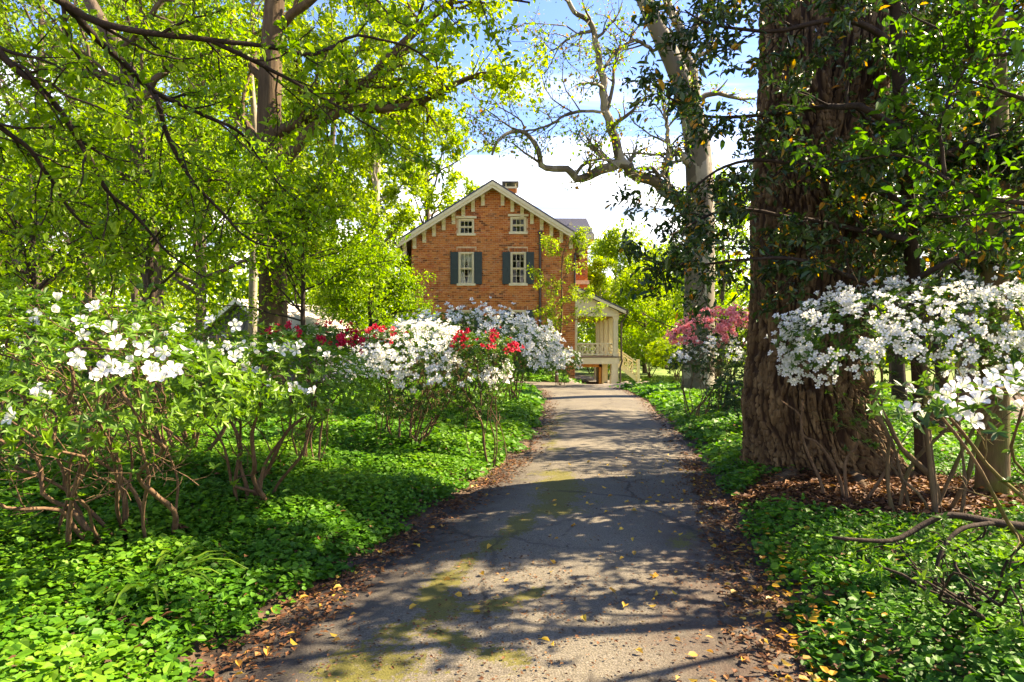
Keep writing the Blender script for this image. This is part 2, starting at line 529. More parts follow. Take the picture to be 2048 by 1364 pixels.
# ground
m_, t_, p_ = mat('soil_and_lawn')
n_ = noise(t_, 6, 8)
c_ = ramp(t_, n_, [(.3, (.03, .018, .010)), (.5, (.06, .036, .02)), (.7, (.11, .065, .035))])
lw = ramp(t_, noise(t_, 3, 8), [(.3, (.05, .10, .012)), (.5, (.10, .17, .018)), (.7, (.16, .21, .03))])
gv = ramp(t_, noise(t_, 30, 6), [(.3, (.07, .055, .04)), (.5, (.13, .11, .085)), (.7, (.2, .18, .15))])
c_ = mixc(t_, attr(t_, 'lawn'), c_, lw)
c_ = mixc(t_, attr(t_, 'gravel'), c_, gv)
t_.links.new(c_, p_.inputs['Base Color']); p_.inputs['Roughness'].default_value = .95; bump(t_, n_, p_, .8, .04)
xs = axis([(-400, -40, 20), (-40, -14, 1), (-14, 12, .22), (12, 40, 1), (40, 401, 20)])
ys = axis([(-60, -6, 6), (-6, 2, .6), (2, 18, .2), (18, 46, .3), (46, 100, 3), (100, 901, 40)])
v, q = grid_mesh(xs, ys, height)
g = MB().add(v, q).build('ground', m_, smooth=True, kind='structure')
gx, gy = v[:, 0], v[:, 1]
vattr(g, 'lawn', sstep(5.2, 6.4, gx) * sstep(29, 31, gy) + sstep(33, 36, gy) * (gx < -7))
vattr(g, 'gravel', sstep(2.6, 3.2, gx) * (1 - sstep(6.0, 7.4, gx)) * sstep(26, 28, gy) * (1 - sstep(44, 46, gy)))

# driveway sheet
m_, t_, p_ = mat('old_asphalt')
big = noise(t_, .55, 5); fine = noise(t_, 90, 4, rough=.7); mid_ = noise(t_, 7, 6)
vor = N_(t_, 'ShaderNodeTexVoronoi', Scale=75.0); tco = t_.nodes.new('ShaderNodeTexCoord'); t_.links.new(tco.outputs['Object'], vor.inputs['Vector'])
c_ = ramp(t_, fine, [(.30, (.050, .043, .029)), (.5, (.120, .104, .073)), (.68, (.23, .20, .148))])
c_ = mixc(t_, ramp(t_, vor.outputs['Distance'], [(.16, (.75, .75, .75)), (.34, (0, 0, 0))]), c_, (.20, .18, .16))
c_ = mixc(t_, ramp(t_, big, [(.40, (.75, .75, .75)), (.62, (0, 0, 0))]), c_, mixc(t_, .5, c_, (.03, .027, .025)))
dirt = mth(t_, 'MULTIPLY', attr(t_, 'dirt'), ramp(t_, mid_, [(.35, (.12, .12, .12)), (.62, (.9, .9, .9))]))
c_ = mixc(t_, dirt, c_, mixc(t_, fine, (.035, .018, .010), (.14, .07, .035)))
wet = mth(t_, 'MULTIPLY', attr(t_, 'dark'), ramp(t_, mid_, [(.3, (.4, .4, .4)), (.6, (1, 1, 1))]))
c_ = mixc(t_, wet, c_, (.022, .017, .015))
mossn = noise(t_, 26, 8, rough=.75)
mossf = ramp(t_, mth(t_, 'ADD', attr(t_, 'moss'), mth(t_, 'ADD', mth(t_, 'MULTIPLY', mth(t_, 'SUBTRACT', mossn, .5), 2.6), mth(t_, 'MULTIPLY', mth(t_, 'SUBTRACT', noise(t_, 3.2, 3), .5), 1.6))), [(.48, (0, 0, 0)), (.62, (.9, .9, .9))])
c_ = mixc(t_, mossf, c_, mixc(t_, fine, (.035, .034, .008), (.15, .135, .012)))
cr = ramp(t_, attr(t_, 'crack'), [(.35, (0, 0, 0)), (.8, (.85, .85, .85))])
c_ = mixc(t_, cr, c_, (.018, .015, .012))
ve = N_(t_, 'ShaderNodeTexVoronoi', Scale=.8); ve.feature = 'DISTANCE_TO_EDGE'
wn = N_(t_, 'ShaderNodeTexNoise', Scale=1.6, Detail=7.0, Roughness=.7); t_.links.new(tco.outputs['Object'], wn.inputs['Vector'])
t_.links.new(mixc(t_, .30, tco.outputs['Object'], wn.outputs['Color']), ve.inputs['Vector'])
crk = mth(t_, 'MULTIPLY', ramp(t_, ve.outputs['Distance'], [(.004, (1, 1, 1)), (.016, (0, 0, 0))]), ramp(t_, big, [(.42, (1, 1, 1)), (.58, (.1, .1, .1))]))
c_ = mixc(t_, mth(t_, 'MULTIPLY', crk, .8), c_, (.02, .016, .012))
t_.links.new(c_, p_.inputs['Base Color']); p_.inputs['Roughness'].default_value = .82; p_.inputs['Specular IOR Level'].default_value = .3
bump(t_, mth(t_, 'ADD', fine, mth(t_, 'MULTIPLY', mid_, .6)), p_, .7, .012)
seg = np.linalg.norm(np.diff((DL + DR) / 2, axis=0), axis=1)
tt = np.concatenate([np.linspace(i, i + 1, max(2, int(seg[i] / (.05 if 2 <= i <= 8 else .16 if i <= 10 else .3))), endpoint=False) for i in range(len(seg))] + [[len(seg)]])
k = np.arange(len(DL))
dl = np.stack([np.interp(tt, k, DL[:, i]) for i in (0, 1)], -1); dr = np.stack([np.interp(tt, k, DR[:, i]) for i in (0, 1)], -1)
sm = lambda a: np.stack([np.convolve(np.pad(a[:, i], 6, mode='edge'), np.ones(13) / 13, 'valid') for i in (0, 1)], -1)
dl, dr = sm(dl), sm(dr)
nz = lambda s: (fbm(np.stack([tt * 5, tt * 0 + s, tt * 0], -1), 5) - .5)[:, None]
dirw = nrm(dr - dl)
dl = dl + dirw * nz(3) * .30; dr = dr + dirw * nz(9) * .34
NC = 52
u = np.linspace(0, 1, NC)[None, :, None]
pts = dl[:, None] * (1 - u) + dr[:, None] * u
X, Y = pts[..., 0], pts[..., 1]; uu = u[..., 0] + 0 * X
Z = .012 + .035 * np.sin(np.pi * uu) + .012 * (fbm(np.stack([X * 1.2, Y * 1.2, X * 0], -1), 3) - .5) + lie(X, Y)
Z = Z - .03 * (np.minimum(uu, 1 - uu) < .005)
v = np.stack([X, Y, Z], -1).reshape(-1, 3)
i = np.arange(len(tt) - 1)[:, None] * NC + np.arange(NC - 1)[None]
dw = MB().add(v, np.stack([i, i + 1, i + NC + 1, i + NC], -1).reshape(-1, 4)).build('driveway', m_, smooth=True, kind='structure')


WX = X + .5 * (fbm(np.stack([X * 1.7, Y * 1.7, X * 0 + 2], -1), 4) - .5); WY = Y + .7 * (fbm(np.stack([X * 1.7, Y * 1.7, X * 0 + 8], -1), 4) - .5)


def path_mask(path, w):
    best = np.full(X.shape, 1e9)
    for a, b in zip(path[:-1], path[1:]):
        a, b = np.array(a), np.array(b); ab = b - a
        t = np.clip(((WX - a[0]) * ab[0] + (WY - a[1]) * ab[1]) / (ab @ ab), 0, 1)
        best = np.minimum(best, np.hypot(WX - a[0] - t * ab[0], WY - a[1] - t * ab[1]))
    return np.exp(-(best / w) ** 2)


def gp(px, py):
    Yg = CZ * F / (py - HY); return ((px - CX) / F * Yg, Yg)


moss = np.maximum.reduce([
    path_mask([gp(1105, 955), gp(1130, 985), gp(1120, 1030)], .30), .85 * path_mask([gp(1120, 1020), gp(1020, 1075), gp(930, 1120), gp(870, 1185), (gp(880, 1230))], .13),
    .75 * path_mask([gp(980, 1240), gp(900, 1250), gp(820, 1300), gp(740, 1345), gp(640, 1400)], .18), .7 * path_mask([gp(1060, 1210), gp(960, 1240)], .1),
    .8 * path_mask([gp(900, 1300), gp(1000, 1330)], .12), .6 * path_mask([gp(1115, 905), gp(1100, 860), gp(1130, 830)], .18), .6 * path_mask([gp(1400, 1080), gp(1330, 1100)], .15)])
vattr(dw, 'moss', moss)
edge = np.minimum(uu, 1 - uu)
vattr(dw, 'dirt', np.clip(np.maximum(1 - edge / .15, .9 * sstep(.66, .9, uu) * sstep(9.5, 4, Y)), 0, 1) * .95)
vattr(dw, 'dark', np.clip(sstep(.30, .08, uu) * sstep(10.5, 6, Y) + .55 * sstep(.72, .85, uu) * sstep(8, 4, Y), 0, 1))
cx = (fbm(np.stack([X * 2.0, X * 0, X * 0], -1), 4) - .5) * .5
crack = np.exp(-((Y - (9.55 + cx)) / .035) ** 2) + .8 * np.exp(-((X - (.55 + (fbm(np.stack([Y * 1.2, Y * 0, Y * 0 + 4], -1), 4) - .5) * 1.0)) / .018) ** 2) * (Y < 5.6) + .7 * np.exp(-((Y - (4.05 + cx * 1.5 + .12 * X)) / .02) ** 2)
vattr(dw, 'crack', np.clip(crack, 0, 1))

# ------------------------------------------------------------------ ground cover, litter, fallen leaves


def scatter(n, x0, x1, y0, y1, dens):
    x = RNG.uniform(x0, x1, n); y = RNG.uniform(y0, y1, n)
    d = drive_dist(x, y)
    k_ = RNG.random(n) < dens(x, y, d)
    return x[k_], y[k_], d[k_]


def bare(x, y):
    """bare litter under the big tree and at its right"""
    e = ((x - 3.75) / 1.45) ** 2 + ((y - 6.3) / .95) ** 2
    return sstep(1.25, .8, e + .5 * (vnoise(np.stack([x * 2, y * 2, x * 0], -1)) - .5))


HOUSE_BOX = lambda x, y: (x > -5.8) & (x < 6.2) & (y > 34.8) & (y < 46)
gc = MB()


def cover(n, x0, x1, y0, y1, size, shape, rise, dens=1.0, asp=.92):
    x, y, d = scatter(n, x0, x1, y0, y1, lambda x, y, d: sstep(.02, .22, d + .25 * (vnoise(np.stack([x * 4, y * 4, x * 0], -1)) - .5)) * (1 - bare(x, y)) * dens * (x < 13) * ~HOUSE_BOX(x, y) * (1 - .97 * ((x > 2.8) & (y > 26))))
    k_ = len(x)
    z = height(x, y) + (RNG.random(k_) ** .7 * rise * (.6 + .9 * vnoise(np.stack([x * 2.2, y * 2.2, x * 0], -1)))) * (.35 + .65 * sstep(0, .5, d)) + .015
    a = RNG.uniform(0, 2 * np.pi, k_)
    dd = np.stack([np.cos(a), np.sin(a), RNG.uniform(-.45, .25, k_)], -1)
    nn = nrm(np.stack([RNG.normal(0, .45, k_), RNG.normal(0, .45, k_) - .15, np.ones(k_)], -1))
    L = size * np.clip(RNG.lognormal(-.05, .33, k_), .4, 1.8)
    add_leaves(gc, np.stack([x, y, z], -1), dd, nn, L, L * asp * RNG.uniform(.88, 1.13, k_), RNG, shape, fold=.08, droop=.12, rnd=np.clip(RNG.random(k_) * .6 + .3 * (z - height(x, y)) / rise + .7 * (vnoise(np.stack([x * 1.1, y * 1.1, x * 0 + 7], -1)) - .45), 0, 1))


cover(150000, -7.5, 0.6, 2.2, 8, .038, 'round', .16)
cover(60000, -11, 1.2, 8, 16, .085, 'kite', .17)
cover(9000, -7.5, 0.6, 2.2, 9, .06, 'oval', .2, asp=.42)
cover(7000, 1.3, 7, 2.0, 9, .06, 'oval', .18, asp=.42)
cover(62000, -16, 1.4, 16, 30, .15, 'kite', .16)
cover(26000, -5, 3.6, 28.8, 34.6, .13, 'kite', .15)
cover(75000, 1.3, 7.0, 2.0, 8.5, .038, 'round', .13)
cover(26000, 2.4, 10, 8.5, 16, .085, 'kite', .14)
cover(26000, 3.2, 13, 16, 28, .15, 'kite', .14)
gc.build('ground_cover', LF['cover'], kind='stuff')

# yellowing leaves among the ground cover at the drive's near right edge
yl = MB()
x, y, d = scatter(9000, 1.0, 3.0, 2.3, 6.5, lambda x, y, d: .16 * np.exp(-((d - .18) / .22) ** 2) * sstep(6.5, 3, y))
a = RNG.uniform(0, 6.28, len(x))
add_leaves(yl, np.stack([x, y, height(x, y) + .05 + .07 * RNG.random(len(x))], -1), np.stack([np.cos(a), np.sin(a), RNG.normal(0, .2, len(x))], -1), np.stack([RNG.normal(0, .3, len(x)), RNG.normal(0, .3, len(x)), np.ones(len(x))], -1), .05, .042, RNG, 'round')
yl.build('yellowing_leaves', LF['turn'], kind='stuff')

lit = MB()


def litter(n, x0, x1, y0, y1, dens, s0, s1, lift=.012):
    x, y, d = scatter(n, x0, x1, y0, y1, dens)
    k_ = len(x)
    z = np.where(d > -.02, np.maximum(height(x, y) + .01, .012 + lie(x, y)), .05 + lie(x, y) * 1) + lift * RNG.random(k_)
    z = np.where(d < -.02, .014 + .035 * np.sin(np.pi * np.clip(-d / 2.8, 0, .5)) + lie(x, y) + .008 + lift * RNG.random(k_), z)
    a = RNG.uniform(0, 6.28, k_)
    L = RNG.uniform(s0, s1, k_)
    add_leaves(lit, np.stack([x, y, z], -1), np.stack([np.cos(a), np.sin(a), RNG.normal(0, .12, k_)], -1), np.stack([RNG.normal(0, .3, k_), RNG.normal(0, .3, k_), np.ones(k_)], -1), L, L * RNG.uniform(.25, .8, k_), RNG, 'kite')


edge_d = lambda x, y, d: np.exp(-(np.maximum(np.abs(d + .10) - .06, 0) / .14) ** 2) * .9 * (.35 + .9 * vnoise(np.stack([x * 3, y * 3, x * 0 + 5], -1)))
litter(95000, -3, 3.5, 2, 9, lambda x, y, d: edge_d(x, y, d), .012, .058)
litter(22000, -1, 6, 9, 26, lambda x, y, d: edge_d(x, y, d), .025, .08)
litter(26000, -1.7, 2.6, 2.2, 8, lambda x, y, d: (d < 0) * .34 * (.16 + sstep(.52, .72, vnoise(np.stack([x * 1.3, y * 1.0, x * 0 + 3], -1)))), .010, .030, .004)
litter(26000, 2.3, 6.2, 5.4, 9.4, lambda x, y, d: bare(x, y) * (d > .1), .03, .10, .07)
x, y, d = scatter(9000, -6, 6, 2.3, 12, lambda x, y, d: (d > .1) * .30)
a = RNG.uniform(0, 6.28, len(x)); L_ = RNG.uniform(.03, .08, len(x))
add_leaves(lit, np.stack([x, y, height(x, y) + .08 + .10 * RNG.random(len(x))], -1), np.stack([np.cos(a), np.sin(a), RNG.normal(0, .3, len(x))], -1), np.stack([RNG.normal(0, .4, len(x)), RNG.normal(0, .4, len(x)), np.ones(len(x))], -1), L_, L_ * RNG.uniform(.3, .7, len(x)), RNG, 'kite')
lit.build('leaf_litter', LF['litter'], kind='stuff')

# single fallen leaves, each a thing of its own
lm = []
for j in range(5):
    b = MB(); r_ = np.random.default_rng(j)
    add_leaves(b, np.zeros((1, 3)), np.array([[1., 0, .05]]), np.array([[r_.normal(0, .15), r_.normal(0, .15), 1.]]), 1.0, [.62, .75, .5, .8, .66][j], r_, 'oval', fold=[.08, .20, -.14, .16, .26][j], droop=[.1, .25, -.2, .3, .1][j], rnd=np.array([j / 4]))
    b.tube([(-.28, .03, .02), (-.1, .01, .01), (.02, 0, .01)], .014, 3)
    lm.append(mesh_of('fallen_leaf', b, LF['fallen']))
nfl = 0
for (cnt, x0, x1, y0, y1, fn, lab) in (
        (120, -1.5, 2.6, 2.7, 9.5, lambda d: d < -.35, 'small yellow fallen leaf lying on the asphalt of the driveway'),
        (110, .9, 3.2, 2.5, 9, lambda d: (d > -.3) & (d < .06), 'yellow fallen leaf among brown litter along the right edge of the driveway'),
        (40, -2, .9, 2.7, 8, lambda d: (d > -.33) & (d < .02), 'yellow fallen leaf in the brown litter by the left ground cover')):
    done = 0
    while done < cnt:
        x = RNG.uniform(x0, x1); y = y0 + (y1 - y0) * RNG.random() ** 1.6
        d = float(drive_dist(np.array([x]), np.array([y]))[0])
        if not fn(d) or ('right' in lab and x < .8) or ('left' in lab and x > .6): continue
        if 'asphalt' in lab and RNG.random() > (.25 + .75 * (x > .75)): continue
        o = link('fallen_leaf', lm[nfl % 5], None, (x, y, .014 + .035 * math.sin(math.pi * min(.5, max(0, -d / 2.8))) + .016), label=lab, category='leaf', group='yellow leaves fallen on the driveway')
        o.rotation_euler = (RNG.normal(0, .22), RNG.normal(0, .22), RNG.uniform(0, 6.28))
        s_ = RNG.uniform(.035, .06); o.scale = (s_, s_, s_)
        nfl += 1; done += 1

# ------------------------------------------------------------------ trees


def kids(par, prad, n, t0, t1, length, ang, up, wob, rng, K=5, taper=.55, rmin=.004, lfun=None):
    """par (M,K0,3) -> children (M*n,K,3), radii"""
    M_, K0, _ = par.shape
    idx = np.repeat(np.arange(M_), n)
    t = (np.tile((np.arange(n) + .5) / n, M_) + rng.uniform(-.5, .5, M_ * n) / n) * (t1 - t0) + t0
    f = np.clip(t, 0, .999) * (K0 - 1); i = f.astype(int); f = (f - i)[:, None]
    a, b = par[idx, i], par[idx, i + 1]
    p0 = a + (b - a) * f; tan = nrm(b - a)
    r0 = (prad[idx, i] * (1 - f[:, 0]) + prad[idx, i + 1] * f[:, 0]) * taper
    pr = rdir(M_ * n, rng); pr = nrm(pr - tan * np.sum(pr * tan, 1, keepdims=True))
    an = ang * rng.uniform(.7, 1.25, M_ * n)[:, None]
    d = nrm(tan * np.cos(an) + pr * np.sin(an) + np.array([0, 0, up]))
    L = length * rng.uniform(.65, 1.3, M_ * n) * (1.05 - .45 * (t if lfun is None else 0)) * (1 if lfun is None else lfun(t))
    out = np.zeros((M_ * n, K, 3)); out[:, 0] = p0
    st = (L / (K - 1))[:, None]
    for k_ in range(1, K):
        d = nrm(d + rng.normal(0, wob, d.shape) + np.array([0, 0, up * .35]))
        out[:, k_] = out[:, k_ - 1] + d * st
    rad = np.maximum(r0[:, None] * np.linspace(1, .35, K)[None], rmin)
    return out, rad


def leaf_on(mb, tw, n, size, spread, rng, shape='kite', m=0, droop=-.35, asp=.62, t0=.15, rnd=None, flat=.55, parts=0, root=None, pmat=None):
    M_, K, _ = tw.shape
    i = rng.integers(0, M_, n); f = rng.uniform(t0, 1, n) * (K - 1) * .999; j = f.astype(int); f = (f - j)[:, None]
    c = tw[i, j] * (1 - f) + tw[i, j + 1] * f
    c = c + rng.normal(0, 1, (n, 3)) * spread * np.array([1, 1, .7])
    d = rdir(n, rng) + np.array([0, 0, droop])
    nn = nrm(rdir(n, rng) * flat * 1.6 + np.array([0, 0, 1.0]))
    L = size * np.clip(rng.lognormal(-.08, .38, n), .35, 1.9)
    if parts:
        k_ = nearest(c, parts); rest_ = np.setdiff1d(np.arange(n), k_)
        leaf_parts(root, pmat, c[k_], d[k_], nn[k_], L[k_], asp)
        c, d, nn, L, n = c[rest_], d[rest_], nn[rest_], L[rest_], len(rest_)
    add_leaves(mb, c, d, nn, L, L * asp * rng.uniform(.8, 1.2, n), rng, shape, m, rnd)


def fixed(lines, K, r0s, r1s):
    """explicit pixel limbs: lists of (px,py,Y)"""
    out, rad = [], []
    for ln, r0, r1 in zip(lines, r0s, r1s):
        p = np.array([P(*a) for a in ln]); out.append(spline(p, K)); rad.append(np.linspace(r0, r1, K))
    return np.array(out), np.array(rad)


def tree(name, label, x, y, h, cr, cb, td, leaf, bark, nleaf, size, seed, lean=(0, 0), nl=16, n2=6, n3=4, group=None, up=.12, spread=.16, dead=0.0, asp=.62, prof=None, z0=None, wob=.16, flat=.55, droop=-.35, sides=10):
    rng = np.random.default_rng(seed)
    z0 = hz(x, y) - .1 if z0 is None else z0
    root = thing(name, label, 'tree', (x, y, z0), group)
    K = 10
    s = np.linspace(0, 1, K)
    tp = np.stack([x + lean[0] * h * s ** 1.3, y + lean[1] * h * s ** 1.3, z0 + h * .97 * s], -1)
    tp[1:, :2] += np.cumsum(rng.normal(0, .012 * h, (K - 1, 2)), 0) * .35
    tr = td / 2 * (1 - s) ** .75 + .02 + td * .18 * np.exp(-s * h / .6)
    tp2 = spline(np.c_[tp, tr], 28)
    b = MB(); b.tube(tp2[:, :3], tp2[:, 3], sides)
    l1, r1 = kids(tp[None], tr[None], nl, cb / h, .99, cr, 1.05, up, wob, rng, 7, .45, .012, prof or (lambda t: 1.15 - .75 * sstep(cb / h, 1.05, t)))
    b.build('trunk', bark, root, True)
    lb = MB(); lb.add(*tubes(l1, r1, 6))
    l2, r2 = kids(l1, r1, n2, .25, 1, cr * .45, .8, up * .6, .22, rng, 5, .55, .007)
    l3, r3 = kids(l2, r2, n3, .2, 1, cr * .22, .8, 0.0, .25, rng, 4, .55, .004)
    lb.add(*tubes(l2, r2, 4)); lb.add(*tubes(l3, r3, 3))
    lb.build('branches', bark, root, True, kind='stuff')
    c = MB()
    allt = np.concatenate([l3, l2[:, [0, 2, 3, 4]]])
    nd = int(nleaf * dead)
    leaf_on(c, allt, nleaf - nd, size, spread, rng, asp=asp, flat=flat, droop=droop)
    if nd: leaf_on(c, allt, nd, size, spread, rng, m=1, asp=asp)
    c.build('crown', [LF[leaf], LF['turn']], root, kind='stuff')
    return root


# --- woodland left and behind, each tree a thing
TREES = [
    # name, label, px, Y, h, cr, cb, td, leaf, bark, n, size, extra
    ('tulip_tree', 'tall tree with pale trunk and bright crown just left of the house', 752, 39, 25, 3.8, 4.5, .62, 'yellow', 'pale', 26000, .20, dict(nl=24, up=.12)),
    ('tulip_tree', 'tall yellow green tree rising behind the house roof at its left eave', 850, 50, 23, 6.0, 7, .7, 'yellow', 'grey', 20000, .27, dict(nl=22)),
    ('tulip_tree', 'tall yellow green tree behind the pale trunk tree and left of the house', 660, 44, 27, 7, 6, .7, 'yellow', 'grey', 22000, .27, dict(nl=24)),
    ('maple_tree', 'sunlit tree behind the shed with a wide green crown', 400, 34, 22, 6.5, 4, .6, 'bright', 'grey', 14000, .22, dict(nl=24)),
    ('maple_tree', 'tall tree with a slim grey trunk at the far left edge of the wood', 70, 26, 20, 5.5, 3.5, .55, 'bright', 'grey', 12000, .18, dict(nl=24)),
    ('maple_tree', 'tall woodland tree with slim trunk between the leaning tree and the left edge', 170, 36, 24, 6.5, 4, .6, 'yellow', 'grey', 13000, .23, dict(nl=24)),
    ('slim_tree', 'slim pale stemmed tree just left of the thick brown trunk', 500, 20, 16, 2.4, 7.5, .26, 'bright', 'pale', 6000, .13, dict(nl=14)),
    ('maple_tree', 'broad yellow green tree deep in the wood behind the leaning tree', 270, 50, 26, 8, 4, .7, 'yellow', 'grey', 20000, .30, dict(nl=24)),
    ('maple_tree', 'yellow green tree at the back of the wood behind the thick brown trunk', 540, 52, 24, 7.5, 4, .7, 'yellow', 'grey', 20000, .30, dict(nl=24)),
    ('tulip_tree', 'broad yellow green tree at the far left back of the wood', -60, 46, 26, 8, 3, .7, 'yellow', 'grey', 18000, .30, dict(nl=24)),
    ('understory_tree', 'low spreading green tree behind the white azaleas at far left', 60, 11, 4.6, 2.4, 1.4, .12, 'bright', 'dark', 10000, .085, dict(nl=20, up=.02, flat=.35)),
    ('understory_tree', 'low layered green tree in front of the shed', 300, 13.5, 6.2, 2.7, 2.6, .14, 'bright', 'dark', 9000, .09, dict(nl=20, up=.02, flat=.35)),
    ('understory_tree', 'small green tree beside the foot of the thick brown trunk', 610, 16, 5.2, 2.4, 2.0, .12, 'bright', 'dark', 8000, .10, dict(nl=20, up=.02, flat=.35)),
    ('dogwood_tree', 'small layered green tree in front of the left corner of the brick house', 735, 22, 4.5, 2.1, 1.0, .16, 'bright', 'dark', 15000, .11, dict(nl=22, up=.02, flat=.3)),
    ('understory_tree', 'low bright green tree between the shed and the pale trunk', 650, 26, 5.5, 3.2, 1.0, .14, 'bright', 'dark', 12000, .14, dict(nl=20, up=.03)),
    ('understory_tree', 'leafy low tree behind the far left understory tree', 180, 19, 7.5, 3.6, 1.5, .16, 'bright', 'grey', 11000, .12, dict(nl=22, up=.05)),
    ('understory_tree', 'low yellow green tree at the left edge behind the slim grey trunk', -40, 32, 9, 4.5, 1, .2, 'yellow', 'grey', 14000, .19, dict(nl=22)),
    # right of the house
    ('willow_tree', 'tall feathery yellow green tree behind the porch roof', 1235, 62, 13.0, 5.0, 1.0, .5, 'yellow', 'pale', 20000, .24, dict(nl=30, up=-.02, spread=.3)),
    ('willow_tree', 'feathery yellow green tree beside the sycamore beyond the lawn', 1330, 66, 12.5, 5.0, 1.0, .45, 'yellow', 'grey', 18000, .25, dict(nl=30, up=-.02, spread=.3)),
    ('willow_tree', 'round yellow green tree beyond the porch stair', 1290, 52, 8.0, 3.6, .6, .3, 'yellow', 'grey', 16000, .20, dict(nl=26, up=.02)),
    ('birch_tree', 'pale stemmed tree behind the porch and its stair', 1200, 47, 8.5, 2.2, 3.5, .5, 'yellow', 'pale', 7000, .18, dict(nl=18)),
    ('maple_tree', 'yellow green tree behind the sycamore trunk', 1440, 46, 14, 5.2, 1.0, .4, 'bright', 'grey', 18000, .20, dict(nl=26)),
    ('maple_tree', 'woodland tree showing just right of the massive trunk', 1790, 30, 13, 4.5, 1.5, .35, 'bright', 'grey', 15000, .16, dict(nl=24)),
    ('slim_tree', 'dark slim trunk tree close right of the massive trunk', 1800, 17, 15, 3.2, 2.8, .28, 'dark', 'dark', 11000, .12, dict(nl=24, dead=.05)),
    ('slim_tree', 'slim dark trunked tree beside the right hand tree with stained bark', 1936, 15, 14, 3.0, 2.6, .28, 'dark', 'grey', 11000, .11, dict(nl=24, dead=.04)),
    ('maple_tree', 'green tree at the back of the right wood behind the slim dark trunks', 1920, 36, 14, 5.0, 1.5, .4, 'bright', 'grey', 15000, .18, dict(nl=24)),
    ('maple_tree', 'green tree at the far right back of the wood', 2080, 28, 13, 4.6, 1.5, .4, 'mid', 'grey', 15000, .16, dict(nl=24)),
    ('understory_tree', 'low dark tree behind the right white azaleas', 1880, 10.5, 5.5, 2.3, 1.5, .12, 'dark', 'dark', 10000, .09, dict(nl=20, up=.02, flat=.35, dead=.05)),
]
for k, (nm, lb, px, Yd, h, cr, cb, td, lf, bk, n, sz, ex) in enumerate(TREES):
    tree(nm, lb, (px - CX) / F * Yd, Yd, h, cr, cb, td, lf, BK[bk], n, sz, 100 + k, group='trees of the wood round the house', **ex)

# --- thick brown trunk left of centre (main left tree)
rng = np.random.default_rng(5)


def limb_tree(name, label, base, trunk_line, trunk_r, limbs, bark, leaf, n2, n3, len2, len3, nleaf, size, spread, seed, shape='kite', dead=0.0, K=14, sides=14, up2=.05, leaf_t0=.15, asp=.62, flat=.55, droop=-.35, limb_leaf=True, tw_r=.006, wob2=.2, parts=0):
    rng = np.random.default_rng(seed)
    root = thing(name, label, 'tree', base)
    p = spline(np.c_[np.array(trunk_line), np.array(trunk_r)], 36)
    MB().tube(p[:, :3], p[:, 3], sides).build('trunk', bark, root, True)
    lines, r0, r1 = zip(*limbs)
    L, R = fixed(lines, K, r0, r1)
    for a, r in zip(L, R):
        a = a.copy(); a[1:-1] += rng.normal(0, 1, (K - 2, 3)) * r[1:-1, None] * .25
        a2 = spline(np.c_[a, r], K * 2)
        MB().tube(a2[:, :3], a2[:, 3], 8).build('limb', bark, root, True)
    l2, q2 = kids(L, R, n2, .12, 1, len2, .85, up2, wob2, rng, 6, .55, tw_r)
    l3, q3 = kids(l2, q2, n3, .15, 1, len3, .8, 0.02, .25, rng, 4, .6, tw_r * .6)
    tw = MB(); tw.add(*tubes(l2, q2, 5)); tw.add(*tubes(l3, q3, 3))
    tw.build('branches', bark, root, True, kind='stuff')
    c = MB()
    nd = int(nleaf * dead)
    leaf_on(c, np.concatenate([l3, l2[:, [0, 2, 4, 5]]]), nleaf - nd, size, spread, rng, shape, asp=asp, t0=leaf_t0, flat=flat, droop=droop, parts=parts, root=root, pmat=LF[leaf])
    if nd: leaf_on(c, l3, nd, size, spread, rng, shape, m=1, asp=asp, t0=leaf_t0)
    c.build('crown', [LF[leaf], LF['turn']], root, kind='stuff')
    return root


Yt = 18.0
limb_tree('tulip_tree', 'thick brown furrowed trunk with bright crown standing behind the left azaleas', P(545, 800, Yt),
          [P(545, 815, Yt), P(545, 780, Yt), P(546, 640, Yt), P(545, 450, Yt), P(538, 250, Yt), P(545, 60, Yt), P(560, -150, Yt), P(556, -420, Yt), P(550, -620, Yt)],
          [.58, .45, .40, .37, .34, .29, .23, .16, .06],
          [([(545, 340, Yt), (600, 280, 17.6), (660, 235, 17.4), (720, 217, 17.2), (800, 215, 17), (870, 190, 17), (950, 150, 17), (1015, 157, 17)], .17, .05),
           ([(545, 270, Yt), (620, 235, 17.5), (690, 190, 17.2), (730, 160, 17), (800, 90, 16.8), (905, 0, 16.5), (960, -60, 16.5)], .17, .06),
           ([(535, 330, Yt), (505, 275, 18.2), (480, 235, 18.4), (430, 205, 18.6), (400, 165, 19), (340, 90, 19.3), (280, 20, 19.6)], .15, .05),
           ([(540, 180, Yt), (470, 90, 18.5), (400, 20, 19), (330, -80, 19)], .13, .05),
           ([(548, 60, Yt), (640, -20, 17.5), (720, -120, 17), (800, -200, 17)], .14, .04),
           ([(552, -100, Yt), (450, -200, 18.5), (360, -320, 19)], .12, .04),
           ([(545, 480, Yt), (590, 430, 17.5), (620, 390, 17), (640, 350, 16.8)], .07, .03),
           ([(540, 420, Yt), (480, 380, 18), (420, 370, 17.6), (360, 380, 17.2)], .07, .03)],
          BK['brown'], 'yellow', 14, 6, 2.3, 1.0, 26000, .135, .17, 21, up2=.02)

